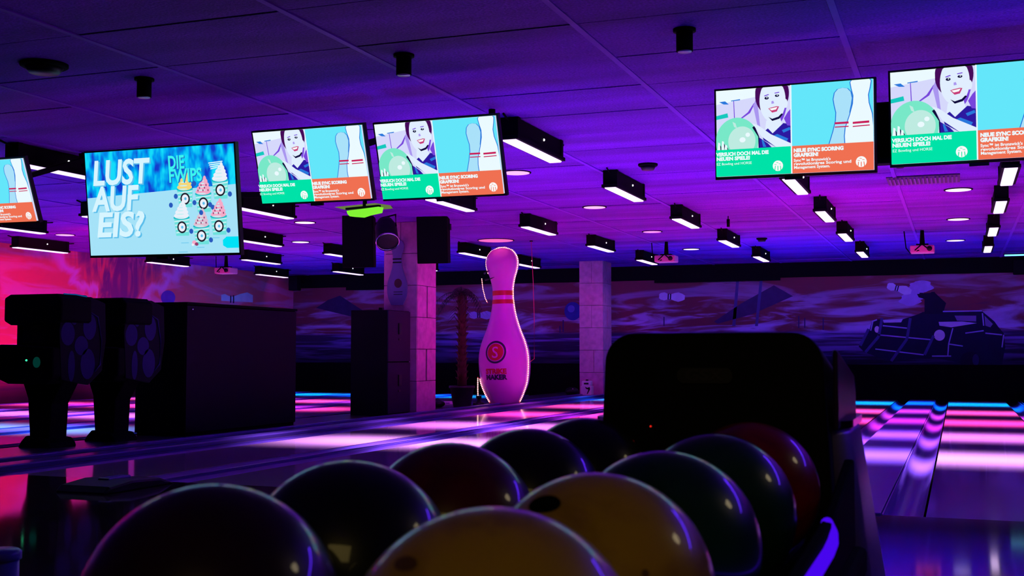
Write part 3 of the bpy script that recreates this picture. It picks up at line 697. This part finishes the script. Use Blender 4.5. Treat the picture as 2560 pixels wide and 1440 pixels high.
for s, v, w_ in (('DIE', .20, .105), ('FWIPS', .325, .215)):
    letters(mb, s, X(.583) + .006, Z(v) - .006, .150, -.026, 0, width=w_ * AW, bold=.004)
    letters(mb, s, X(.583), Z(v), .150, -.028, 1, width=w_ * AW, bold=.004)
mb.build('product_lettering', [AM[12], screen(60, 245, 240)], t)

# ================================================================== GIANT PIN
PX0, PY0 = -8.08, 21.0
pin = thing('giant_pin', 'giant pink-lit bowling pin outlined with a string of lights', 'bowling pin', (PX0, PY0, 0), (0, math.radians(-1.3), 0))
m_pin = mat('pin_shell', (0.78, 0.17, 0.78), 0.35, 0, 0.04, 3, coat=.2)
m_red = mat('pin_red', (0.55, 0.01, 0.02), 0.45); m_navy = mat('pin_navy', (0.012, 0.012, 0.05), 0.5)
PROF = [(0, .27), (.03, .29), (.19, .375), (.40, .455), (.60, .485), (.84, .495), (1.0, .478), (1.18, .43), (1.42, .335), (1.68, .255), (1.93, .212), (2.08, .202), (2.22, .208), (2.40, .245), (2.55, .295), (2.68, .318), (2.80, .300), (2.90, .235), (2.96, .15), (2.985, .03)]
def prad(z):
    for (z0, r0), (z1, r1) in zip(PROF[:-1], PROF[1:]):
        if z <= z1: return r0 + (r1 - r0) * (z - z0) / (z1 - z0)
    return PROF[-1][1]
smooth = []
zs = np.linspace(0, 2.985, 70)
def cat_r(z):
    i = max(0, min(len(PROF) - 2, sum(1 for q in PROF if q[0] <= z) - 1))
    p = [PROF[max(i - 1, 0)], PROF[i], PROF[i + 1], PROF[min(i + 2, len(PROF) - 1)]]
    z0, z1 = p[1][0], p[2][0]; u = (z - z0) / (z1 - z0)
    m0 = (p[2][1] - p[0][1]) / max(p[2][0] - p[0][0], 1e-6) * (z1 - z0); m1 = (p[3][1] - p[1][1]) / max(p[3][0] - p[1][0], 1e-6) * (z1 - z0)
    return max(.01, (2 * u**3 - 3 * u**2 + 1) * p[1][1] + (u**3 - 2 * u**2 + u) * m0 + (-2 * u**3 + 3 * u**2) * p[2][1] + (u**3 - u**2) * m1)
MB().lathe([(cat_r(z), z) for z in zs], 48).build('body', m_pin, pin)
for z0, z1 in ((2.065, 2.155), (1.905, 1.985)):
    MB().lathe([(cat_r(z) + .004, z) for z in np.linspace(z0, z1, 5)], 48, cap=False).build('neck_band', m_red, pin)
def wrap(lift):
    def fn(p):
        r = cat_r(p.z) + lift; a = p.x / r
        return Vector((r * math.sin(a), -r * math.cos(a), p.z))
    return fn
def disc_ring(r0, r1, cx, cz, n=40):
    mb = MB(); k = 6; v, f = [], []
    for j in range(k + 1):
        r = r0 + (r1 - r0) * j / k
        for i in range(n): v.append((cx + r * math.cos(2 * PI * i / n), 0, cz + r * math.sin(2 * PI * i / n)))
    for j in range(k):
        for i in range(n): f.append((j * n + i, j * n + (i + 1) % n, (j + 1) * n + (i + 1) % n, (j + 1) * n + i))
    return mb.add(v, f, 0, True)
EZ = .985
disc_ring(.175, .212, 0, EZ).map(wrap(.006)).build('emblem_ring', m_navy, pin)
em = disc_ring(.0005, .158, 0, EZ).map(wrap(.006)).build('emblem_disc', m_red, pin)
mb = MB(); vs, fs = text_geo('S', .30, bold=.002, align='CENTER'); mb.add([(v[0], 0, v[2] + EZ - .105) for v in vs], fs); mb.map(wrap(.016)).build('emblem_letter', m_pin, pin)
for s, z, m in (('STRIKE', .585, m_red), ('MAKER', .475, m_navy)):
    vs, fs = text_geo(s, .125, bold=.007, align='CENTER'); ww = max(v[0] for v in vs) - min(v[0] for v in vs)
    MB().add([(v[0] * .43 / ww, 0, v[2] + z) for v in vs], fs).map(wrap(.010)).build('lettering_' + s.lower(), m, pin)
m_led = glow('led_pink', (1.0, 0.10, 0.16), 1.6); m_ledw = glow('led_white', (1.0, 0.55, 0.50), 3.6)
def led(name, pts, rad=.012):
    """a string of lamps: a cord with beads"""
    mb = MB(); P_ = [Vector(p) for p in pts]; acc = 0.0; step = .034
    mb.tube(P_, rad * .55, 6, 0)
    for a, b_ in zip(P_[:-1], P_[1:]):
        L_ = (b_ - a).length; t_ = step - acc
        while t_ < L_: mb.ball(a + (b_ - a) * (t_ / L_), rad, 6, 1); t_ += step
        acc = L_ - (t_ - step)
    return mb.build(name, [m_led, m_ledw], pin)
def side(s, z): r = cat_r(z) + .012; a = math.radians(6); return (s * r * math.cos(a), -r * math.sin(a), z)
led('light_string', [side(1, z) for z in np.linspace(.03, 2.93, 60)] + [(cat_r(2.975) * c, -.02, 2.99) for c in (.8, 0, -.8)] + [side(-1, z) for z in np.linspace(2.93, 2.49, 10)])
def sidel(z): r = cat_r(z) + .012; a = math.radians(30); return (-r * math.cos(a), -r * math.sin(a), z)
led('light_string', [sidel(z) for z in np.linspace(.03, .50, 12)])
led('light_string', [(-.26, -.17, 1.93), (-.30, -.18, 2.02), (-.345, -.18, 2.2), (-.365, -.18, 2.40)], .010)
led('light_string', [(-.455, -.25, .52), (-.458, -.26, .3), (-.455, -.26, .06)], .013)
for p in ([(-.30, -.20, 2.49), (-.23, -.24, 2.52), (-.17, -.25, 2.535)], [(-.29, -.20, 2.37), (-.19, -.20, 2.38), (-.08, -.245, 2.41)]): MB().tube(p, [.02, .012, .003], 6).build('loose_cable', M_BLACK, pin)
wt = thing('hanging_wire', 'thin red wire hanging from the ceiling beside the giant pin', 'wire', (PX0 + .60, PY0 - .05, 0))
MB().tube([(-.06, 0, ZC), (-.02, 0, 2.3), (0, 0, 1.6), (.0, 0, .86), (-.085, 0, .80)], .006, 6).build('wire', mat('wire_red', (.8, .05, .15), .5), wt)
MB().box(-.085, -.035, -.02, .02, ZC - .02, ZC).build('ceiling_hook', M_MATTE, wt)

# ================================================================== PALM
palm = thing('potted_palm', 'dark potted palm between the column and the giant pin', 'palm', (-8.36, 19.55, 0))
m_pot = mat('pot_black', (0.012, 0.010, 0.016), 0.55); m_trunk = mat('palm_trunk', (0.035, 0.007, 0.003), 0.8, 0, .4, 14, .4); m_frond = mat('palm_leaf', (0.010, 0.018, 0.010), 0.6)
MB().lathe([(.15, 0), (.16, .02), (.215, .34), (.235, .34), (.235, .38), (.20, .38), (.195, .33)], 28).build('pot', m_pot, palm)
MB().lathe([(.195, .335), (.01, .345)], 20).build('soil', mat('soil', (.02, .012, .01), .9), palm)
MB().lathe([(.085, .34), (.075, 1.0), (.07, 1.5), (.085, 1.98), (.04, 2.06)], 16).build('trunk', m_trunk, palm)
for k in range(13):
    z = .46 + k * .115; mb = MB()
    for i in range(9):
        a = 2 * PI * i / 9 + k * .35; c, s = math.cos(a), math.sin(a)
        mb.add([(.07 * c - .03 * s, .07 * s + .03 * c, z), (.07 * c + .03 * s, .07 * s - .03 * c, z), (.125 * c, .125 * s, z + .085)], [(0, 1, 2)])
        mb.add([(.07 * c - .03 * s, .07 * s + .03 * c, z), (.07 * c + .03 * s, .07 * s - .03 * c, z), (.08 * c, .08 * s, z + .06), (.125 * c, .125 * s, z + .085)], [(0, 1, 2), (0, 2, 3), (1, 2, 3)])
    mb.build('bark_ring', m_trunk, palm)
rnd = random.Random(3)
for k in range(22):
    a = 2 * PI * k / 22 + rnd.uniform(-.15, .15); el = rnd.uniform(.15, 1.2); L_ = rnd.uniform(.42, .62)
    c, s = math.cos(a), math.sin(a); mb = MB(); pts = []
    for i in range(7):
        t_ = i / 6; d = L_ * t_; pts.append(Vector((c * d * math.cos(el), s * d * math.cos(el), 2.0 + d * math.sin(el) - .45 * t_ * t_)))
    mb.tube(pts, [.010 - .0012 * i for i in range(7)], 5)
    for i in range(1, 7):
        p = pts[i]
        for sd in (-1, 1):
            for q in (0, .5):
                p2 = p.lerp(pts[i - 1], q); tip = p2 + Vector((-s * sd, c * sd, 0)) * .13 + (pts[i] - pts[i - 1]) * .9 - Vector((0, 0, .06))
                mb.add([p2, p2 + (pts[i] - pts[i - 1]) * .18, tip], [(0, 1, 2)])
    mb.build('frond', m_frond, palm)
# small things on the aisle floor
m_white = mat('white_plastic', (.72, .68, .78), .5)
t = thing('white_box', 'small white box on the floor left of the palm pot', 'box', onz(1122, 1011)); MB().box(-.10, .10, -.05, .05, 0, .055).build('case', m_white, t, .006); MB().box(-.04, .04, -.052, -.05, .015, .035).build('label_plate', M_STEEL, t)
t = thing('metal_pipe', 'short light pipe leaning in front of the palm pot', 'pipe', onz(1146, 1016)); MB().tube([(-.09, 0, .012), (.0, .0, .05), (.06, .0, .09)], .012, 8).build('pipe_body', M_STEEL, t); MB().ball((.065, 0, .095), .024, 10).build('knob', m_white, t)
t = thing('floor_clutter_bag', 'dark crumpled bag on the floor beside the stone column', 'bag', onz(1095, 1018)); MB().ball((0, 0, .06), .13, 14, sz=.5).build('bag_body', M_BLACK, t); MB().tube([(-.06, 0, .11), (0, 0, .16), (.06, 0, .11)], .008, 6).build('handle', M_BLACK, t)
t = thing('floor_lamp_stub', 'dark low lamp foot beside the giant pin base', 'lamp', onz(1197, 1012)); MB().lathe([(.11, 0), (.11, .03), (.04, .06), (.03, .12)], 16).build('foot', M_BLACK, t); MB().lathe([(.05, .12), (.055, .17)], 12).build('cap', M_BLACK, t)
# white canister at the far column
t = thing('white_canister', 'white canister with dark label at the foot of the pink column', 'canister', (-7.98, 25.95, 0))
MB().prism(rrect(-.13, .13, 0, .22, .03), -.09, .09).build('body', m_white, t, .01); MB().prism(rrect(-.11, .11, .22, .33, .03), -.08, .08).build('shoulder', m_white, t, .01)
MB().lathe([(.03, .33), (.03, .36)], 12).build('lid', M_BLACK, t); MB().prism([(-.05, .25), (.06, .25), (.06, .285), (-.05, .285)], -.085, -.08).build('grip_slot', M_BLACK, t)
MB().prism([(-.02, .20), (.03, .17), (.09, .19), (.10, .14), (.04, .03), (.02, .03), (.06, .13), (.0, .15)], -.094, -.09).build('label_mark', M_BLACK, t)
t = thing('dark_shoe_bag', 'dark lump on the floor left of the white canister', 'bag', (-8.28, 25.75, 0)); MB().ball((0, 0, .09), .16, 14, sz=.62).build('bag_body', M_BLACK, t); MB().ball((.05, -.1, .14), .02, 8).build('buckle', m_white, t)

# ================================================================== LOCKERS, LOUDSPEAKERS AND COLUMN POSTER
t = thing('locker', 'black double locker standing in front of the stone column', 'locker', (-8.57, 16.77, 0))
m_lock = mat('locker_black', (.005, .004, .008), .8, spec=.05)
MB().box(-.325, .30, -.40, .40, 0, 1.64).build('body', m_lock, t, .006)
for k, (z0, z1) in enumerate(((.03, .82), (.84, 1.63))):
    d = MB().box(.30, .325, -.39, .39, z0, z1).build('door', mat('locker_door', (.018, .010, .035), .7, spec=.1), t, .004)
    MB().box(.325, .345, -.05, .05, z0 + .42, z0 + .60).build('handle', M_BLACK, d, .006); MB().box(.325, .335, -.04, .04, z0 + .33, z0 + .36).build('vent_slot', M_BLACK, d)
MB().box(-.03, .03, -.03, .03, 1.64, 1.69).build('top_knob', M_BLACK, t)
def speaker(c, rz, tilt, label):
    t = thing('loudspeaker', label, 'loudspeaker', c, (math.radians(tilt), 0, math.radians(rz)), 'hanging loudspeakers at the column')
    fr = [(-.25, -.20), (.25, -.20), (.19, .22), (-.19, .22)]
    v = [(x, y, -.42) for x, y in fr] + [(x, y, .42) for x, y in fr]
    MB().add(v, [(3, 2, 1, 0), (4, 5, 6, 7), (0, 1, 5, 4), (1, 2, 6, 5), (2, 3, 7, 6), (3, 0, 4, 7)]).build('cabinet', M_MATTE, t, .012)
    MB().box(-.23, .23, -.212, -.20, -.40, .40).build('grille', mat('speaker_grille', (.004, .004, .006), .9, spec=.05), t)
    for s in (-1, 1): MB().box(s * .24 - .012, s * .24 + .012, -.02, .06, .10, .20).build('side_grip', M_BLACK, t)
    MB().tube([(0, .22, .25), (0, .35, .40)], .02, 8).build('bracket', M_MATTE, t)
    return t
speaker(onY(902, 602, 16.4), 14, 4, 'black loudspeaker hanging left of the stone column')
speaker(onY(1088, 592, 16.9), 10, 5, 'black loudspeaker hanging right of the stone column')
c = onY(966, 580, 15.75)
t = thing('par_can', 'black cylinder stage lamp between the two hanging loudspeakers', 'stage lamp', c, (math.radians(-35), math.radians(-28), 0))
MB().lathe([(.13, -.22), (.165, -.215), (.165, .10), (.12, .22)], 24).build('can', M_BLACK, t)
MB().lathe([(.165, -.235), (.175, -.235), (.175, -.21), (.165, -.21)], 28, cap=False).build('rim', M_CHROME, t)
MB().lathe([(.15, -.205), (.02, -.20)], 20).build('lens', mat('par_lens', (.10, .05, .2), .15), t)
MB().tube([(-.18, 0, 0), (-.2, 0, .25), (0, 0, .34), (.2, 0, .25), (.18, 0, 0)], .014, 6).build('yoke', M_BLACK, t)
# pin-shaped board on the front of the column
t = thing('pin_board', 'violet pin-shaped board fixed to the front of the stone column', 'sign', (-8.50, 17.215, 1.74))
pp = [(cat_r(z) * .36, z * .36 + .0) for z in np.linspace(0.02, 2.98, 36)]
m_pb = mat('pin_board_face', (.13, .09, .32), .6)
pts = [(r, z) for r, z in pp] + [(-r, z) for r, z in reversed(pp)]
MB().prism(pts, -.03, 0).build('board', m_pb, t)
for z in (.70, .755): MB().box(-.078, .078, -.034, -.03, z - .012, z + .012).build('neck_band', M_BLACK, t)
MB().prism(ell(.02, .36, .068, .075), -.034, -.03).build('emblem_disc', mat('board_emblem', (.05, .01, .02), .5), t)
for z in (.22, .18): MB().box(-.06, .10, -.033, -.03, z - .008, z + .008).build('line_mark', mat('board_ink', (.02, .015, .06), .5), t)
# green emergency sign
c = onY(912, 533, 13.6)
t = thing('exit_sign', 'glowing green emergency sign above the left loudspeaker', 'sign', c, (0, 0, math.radians(-15)))
m_green = glow('sign_green', (.25, 1.0, .04), .9)
MB().prism([(-.28, .045), (.28, .06), (.26, -.01), (.06, -.03), (-.05, -.05), (-.22, -.03), (-.26, .0)], -.05, .05).build('light_panel', m_green, t)
MB().prism([(-.55, .12), (.18, .12), (.22, .075), (-.38, .075)], .0, .3).build('ceiling_glow_plate', glow('ceiling_glow', (.13, .20, .05), 1.0), t); MB().box(-.29, .29, -.06, -.01, .060, .085).build('housing', M_MATTE, t); MB().box(-.02, .02, -.02, .02, .08, max(.1, ZC - c.z)).build('hanger', M_MATTE, t)  # added plate glows olive in place of the sign's light on the ceiling
d = bpy.data.lights.new('exit_sign_lamp', 'POINT'); d.energy = 2.2; d.color = (.45, 1, .10); d.shadow_soft_size = .12
o = bpy.data.objects.new('exit_sign_lamp', d); COL.objects.link(o); o.location = c + Vector((-.15, -.35, .02))

# ================================================================== LONG CABINET AND ARCADE MACHINES
t = thing('long_cabinet', 'long black cabinet standing between arcade machines and lockers', 'cabinet', (-8.79, 12.755, 0))
m_cab = mat('cabinet_dark', (.009, .003, .014), .75, 0, .1, 2, spec=.06)
MB().box(-.36, .34, -1.22, 1.22, .03, 1.54).build('body', M_MATTE, t, .008)
MB().box(.34, .36, -1.215, 1.215, .04, 1.53).build('side_panel', m_cab, t, .004)
MB().box(-.37, .37, -1.23, 1.23, 1.54, 1.57).build('top_lid', M_MATTE, t, .006)
MB().box(-.34, .34, -1.2, 1.2, 0, .03).build('plinth', M_MATTE, t)
MB().ball((.364, -1.12, 1.49), .014, 8).build('stud', M_CHROME, t)
m_mach = mat('machine_black', (.003, .003, .005), .8, spec=.05); m_side = mat('machine_side', (.005, .004, .012), .7, spec=.06); m_art = mat('side_art', (.02, .013, .10), .7, spec=.06)
def machine(label, lamp):
    t = thing('arcade_machine', label, 'arcade machine', group='black arcade machines')
    MB().prism([(-.37, 1.30), (-.29, 1.26), (.29, 1.26), (.37, 1.30), (.37, 1.52), (.30, 1.575), (-.30, 1.575), (-.37, 1.54)], -.36, .10).build('marquee_head', m_mach, t, .02)
    MB().prism([(-.33, .78), (.30, .78), (.30, 1.30), (-.33, 1.30)], -.22, .36).build('body', m_mach, t, .015)
    MB().prism([(-.44, .84), (-.36, .70), (-.25, .66), (.25, .66), (.33, .74), (.33, 1.03), (-.36, 1.06), (-.44, 1.02)], -.42, -.15).build('control_panel', m_mach, t, .02)
    MB().prism([(-.20, 0.05), (.05, .05), (.07, .45), (.24, .74), (-.34, .74), (-.24, .5)], -.14, .12).build('pedestal', m_mach, t, .015)
    MB().prism([(-.30, 0), (.13, 0), (.11, .045), (.06, .09), (-.20, .12), (-.26, .06)], -.20, .18).build('foot', m_mach, t, .01)
    prof = [(-.30, .70), (.10, .64), (.30, .78), (.36, 1.1), (.34, 1.5), (.12, 1.56), (-.30, 1.54), (-.34, 1.2)]
    MB().prism(prof, .30, .335, axis='x').build('side_panel', m_side, t, .006)
    for k, (cy, cz, ry, rz_) in enumerate(((-.22, 1.17, .10, .12), (.10, 1.25, .10, .14), (-.02, 1.05, .10, .10), (.08, .86, .11, .16), (-.16, .84, .05, .16), (-.13, 1.40, .06, .14))):
        MB().prism(ell(cy, cz, ry, rz_, 18), .335, .338, axis='x').build('art_blob', m_art, t)
    MB().tube([(.338, .05, 1.42), (.338, .22, 1.35), (.338, .28, 1.1), (.338, .27, .85), (.338, .18, .78)], .010, 6).build('art_line', m_art, t)
    MB().box(-.24, .24, -.228, -.22, 1.08, 1.26).build('screen', M_BLACK, t)
    if lamp:
        MB().ball((.0, -.425, .90), .011, 8).build('power_light', glow('lamp_green', (.05, 1, .45), 1.3), t)
        MB().prism(ell(.13, .88, .045, .055, 20), -.428, -.42).build('teal_disc', glow('disc_teal', (.0, .05, .04), .6), t)  # dim teal disc that glows on the control panel
        MB().tube([(.338, -.12, 1.44), (.338, -.02, 1.43), (.338, .06, 1.40)], .012, 6).build('light_trim', glow('trim_cyan', (.0, .30, .85), .9), t)
        MB().tube([(.30, -.25, 1.578), (.33, -.1, 1.575), (.33, .06, 1.56)], .006, 6).build('top_trim', glow('trim_cyan_dim', (.0, .10, .30), .8), t)
    return t
a = machine('black arcade machine at the left edge with green power light', True); a.location = (-8.83, 9.86, 0)
b_ = machine('black arcade machine between its twin and the long cabinet', False); b_.location = (-8.79, 10.80, 0)

# ================================================================== BALL RETURN AND BALLS
ret = thing('ball_return', 'ball return with black hood and steel side, holding two rows of balls', 'ball return', (-.43, 0, 0))
m_hood = mat('hood_black', (.004, .004, .005), .55, spec=.12); m_hside = mat('hood_side', (.030, .010, .065), .35, spec=.4)
# hood: rounded front face, sloping back
def hood_prof(w0, w1, z0, z1, r):
    p = [(-w0, z0), (w0, z0)]
    for k in range(9): a = PI / 2 * k / 8; p.append((w1 - r + r * math.cos(a), z1 - r + r * math.sin(a)))
    for k in range(9): a = PI / 2 + PI / 2 * k / 8; p.append((-w1 + r + r * math.cos(a), z1 - r + r * math.sin(a)))
    return p
f0 = hood_prof(.215, .197, .60, 1.016, .055); f1 = hood_prof(.215, .197, .60, .965, .055)
n = len(f0); y0, y1 = 2.10, 2.42
v = [(x, y0, z) for x, z in f0] + [(x, y1, z) for x, z in f1]
MB().add([(x + .015, y, z) for x, y, z in v], [list(range(n)), list(range(2 * n - 1, n - 1, -1))] + [(i, i + n, (i + 1) % n + n, (i + 1) % n) for i in range(n)]).build('hood', m_hood, ret, .006)
MB().prism([(2.125, .845), (2.125, .985), (2.47, .935), (2.50, .90), (2.50, .845)], .224, .233, axis='x').build('hood_side', m_hside, ret, .004)
MB().prism(rrect(-.045, .055, .925, .952, .012), 2.094, 2.10).build('emblem_plate', mat('emblem_dark', (.012, .009, .016), .5), ret)
mb = MB(); letters(mb, 'GSX', -.030, .930, .028, 2.092, 0, width=.07, bold=.001); mb.build('emblem_letters', mat('emblem_grey', (.03, .022, .04), .5), ret)
MB().ball((-.095, 2.098, .846), .0016, 8).build('status_light', glow('led_red', (1, .02, .01), 1.2), ret)
# rounded steel body under the hood
a0, a1 = rrect(-.25, .285, 2.14, 2.62, .10, 8), rrect(-.225, .246, 2.14, 2.50, .09, 8)
v = [(x, y, .06) for x, y in a0] + [(x, y, .52) for x, y in a0] + [(x, y, .845) for x, y in a1]; n = len(a0)
MB().add(v, [list(range(n - 1, -1, -1)), list(range(2 * n, 3 * n))] + [(k * n + i, k * n + (i + 1) % n, (k + 1) * n + (i + 1) % n, (k + 1) * n + i) for k in (0, 1) for i in range(n)], 0, True).build('steel_body', M_STEEL, ret, .012)
MB().prism(rrect(-.228, .250, 2.13, 2.51, .09, 8), .845, .858, axis='z').build('steel_rim', M_CHROME, ret)
MB().prism(rrect(-.26, .295, 2.12, 2.64, .10, 8), 0, .06, axis='z').build('base_plate', M_BLACK, ret)
# rack that carries the balls
ZT = .654
MB().box(-.31, .28, .45, 2.09, ZT - .05, ZT).build('tray', M_MATTE, ret, .01)
for x in (-.152, .118):
    for s in (-1, 1): MB().tube([(x + s * .055, .47, ZT + .008), (x + s * .055, 2.08, ZT + .008)], .009, 8).build('ball_rail', M_BLACK, ret)
MB().prism([(.47, ZT), (2.08, ZT), (2.08, .80), (1.75, .745), (.47, .70)], .245, .262, axis='x').build('tray_wall', M_MATTE, ret, .004)
MB().prism([(.47, ZT), (2.08, ZT), (2.08, .72), (.47, .70)], -.30, -.285, axis='x').build('tray_wall', M_MATTE, ret, .004)
pts = [(.268, .45, .715), (.268, 1.2, .720), (.268, 1.58, .722), (.267, 1.64, .725), (.262, 1.69, .731), (.252, 1.725, .740)]
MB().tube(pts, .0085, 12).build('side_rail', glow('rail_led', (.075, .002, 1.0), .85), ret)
for y in (.62, 1.85): MB().prism(rrect(-.09, .09, y - .06, y + .06, .03), 0, ZT - .05, axis='z').build('leg', M_BLACK, ret, .004)
def ball_mat(name, c, c2, sc=5, rough=.36):
    m = bpy.data.materials.new(name); m.use_nodes = True; nt = m.node_tree; b = nt.nodes['Principled BSDF']
    tc = nt.nodes.new('ShaderNodeTexCoord'); nz = nt.nodes.new('ShaderNodeTexNoise'); nz.inputs['Scale'].default_value = sc * 3; nz.inputs['Detail'].default_value = 5; nz.inputs['Distortion'].default_value = .6
    nt.links.new(tc.outputs['Object'], nz.inputs['Vector'])
    cr = nt.nodes.new('ShaderNodeValToRGB'); cr.color_ramp.elements[0].position = .30; cr.color_ramp.elements[1].position = .55
    cr.color_ramp.elements[0].color = c2 + (1,); cr.color_ramp.elements[1].color = c + (1,)
    nt.links.new(nz.outputs['Fac'], cr.inputs[0]); nt.links.new(cr.outputs[0], b.inputs['Base Color'])
    b.inputs['Roughness'].default_value = rough; b.inputs['Specular IOR Level'].default_value = .3; b.inputs['Coat Weight'].default_value = .7; b.inputs['Coat Roughness'].default_value = .05
    return m
YEL = ball_mat('ball_yellow', (.62, .36, .015), (.34, .17, .008)); GRN = ball_mat('ball_green', (.004, .05, .028), (.002, .025, .02)); RDD = ball_mat('ball_dark_red', (.10, .003, .004), (.05, .002, .004))
ORR = ball_mat('ball_red', (.32, .010, .008), (.18, .005, .006)); NVY = ball_mat('ball_navy', (.004, .006, .022), (.003, .004, .012)); BLK = ball_mat('ball_black', (.004, .004, .008), (.003, .003, .005)); PUR = ball_mat('ball_plum', (.022, .003, .016), (.012, .002, .012))
BALLS = [(-.585, .838, PUR, 'dark plum bowling ball nearest the viewer in the left row'), (-.584, 1.072, NVY, 'dark navy bowling ball second in the left row'), (-.584, 1.330, RDD, 'dark red bowling ball in the middle of the left row'),
         (-.585, 1.613, BLK, 'black bowling ball fourth in the left row'), (-.590, 1.905, NVY, 'dark bowling ball at the far end of the left row'),
         (-.312, .784, YEL, 'yellow bowling ball nearest the viewer in the right row'), (-.312, 1.042, YEL, 'scuffed yellow bowling ball with dark oval mark, second in right row'), (-.312, 1.303, GRN, 'dark green bowling ball in the middle of the right row'),
         (-.312, 1.60, GRN, 'dark green bowling ball fourth in the right row'), (-.312, 1.885, ORR, 'red bowling ball against the black hood')]
ball_me = MB().ball((0, 0, 0), .108, 64)
for i, (x, y, m, l) in enumerate(BALLS):
    t = thing('bowling_ball', l, 'bowling ball', (x, y, .762), group='bowling balls on the ball return')
    o = ball_me.build('shell', m, t); o.rotation_euler = (i * 1.3, i * .7, i * 2.1)
    # finger holes: dark discs sunk at the ball surface
    def hole(dirv, r, sx=1.0, name='finger_hole'):
        d = Vector(dirv).normalized(); a = d.cross(Vector((0, 0, 1))).normalized(); b2 = d.cross(a)
        mb = MB(); nn = 20; v = [(d * .1084)]
        for k in range(nn):
            q = (d * .108 + a * r * sx * math.cos(2 * PI * k / nn) + b2 * r * math.sin(2 * PI * k / nn)).normalized() * .1086; v.append(q)
        mb.add(v, [(0, 1 + k, 1 + (k + 1) % nn) for k in range(nn)], 0, True); return mb.build(name, mat('scuff_brown', (.16, .075, .004), .5) if name == 'scuff' else M_MATTE, t)
    if i == 6:
        hole((-.28, -.55, .80), .011, 1.7, 'dark_mark'); hole((.62, -.78, .12), .006, .6, 'scuff'); hole((.72, -.66, -.02), .004, .6, 'scuff'); hole((.60, -.72, .32), .0035, 1, 'scuff')
    elif i == 5: hole((-.33, -.62, .72), .006, 2.0, 'scuff')
    else:
        for dv in ((.1, .9, .25), (-.12, .9, .22), (0, .95, -.2)): hole(dv, .012)

# round post at the lower left
t = thing('capped_post', 'blue-lit round post at the lower left corner', 'post', (-2.40, 2.48, 0))
m_post = mat('post_blue', (.10, .08, .55), .35)
MB().lathe([(.052, .02), (.052, .43)], 24).build('post', m_post, t); MB().lathe([(.058, .43), (.058, .45), (.05, .456)], 24).build('cap', m_post, t); MB().lathe([(.09, 0), (.09, .012), (.055, .02)], 24).build('foot_plate', M_BLACK, t)

# ------------------------------------------------------------------ small pieces go under the part they sit on
NEST = {'score_screen': {'lettering': 'screen', 'sensor_bar': 'bezel', 'mount_head': 'mount_arm'}, 'advert_screen': {'headline_lettering': 'screen', 'product_lettering': 'screen', 'sensor_bar': 'bezel', 'mount_head': 'mount_arm'},
        'batten_light': {'indicator': 'housing', 'tube': 'tray'}, 'projector': {'lens': 'body'}, 'giant_pin': {'emblem_letter': 'emblem_disc'}, 'potted_palm': {'soil': 'pot', 'bark_ring': 'trunk'},
        'loudspeaker': {'grille': 'cabinet', 'side_grip': 'cabinet'}, 'par_can': {'rim': 'can', 'lens': 'can'}, 'pin_board': {'neck_band': 'board', 'emblem_disc': 'board', 'line_mark': 'board'},
        'arcade_machine': {'power_light': 'control_panel', 'teal_disc': 'control_panel', 'art_blob': 'side_panel', 'art_line': 'side_panel', 'light_trim': 'side_panel', 'screen': 'body'},
        'ball_return': {'emblem_plate': 'hood', 'emblem_letters': 'hood', 'status_light': 'hood', 'steel_rim': 'steel_body', 'ball_rail': 'tray'},
        'white_canister': {'grip_slot': 'shoulder', 'label_mark': 'body'}, 'ceiling_spot': {'lens': 'can'}}
for top in [o for o in bpy.data.objects if o.parent is None]:
    m = NEST.get(top.name.split('.')[0])
    if not m: continue
    kids = {}
    for ch in top.children: kids.setdefault(ch.name.split('.')[0], ch)
    for ch in list(top.children):
        host = m.get(ch.name.split('.')[0])
        if host and host in kids: ch.parent = kids[host]
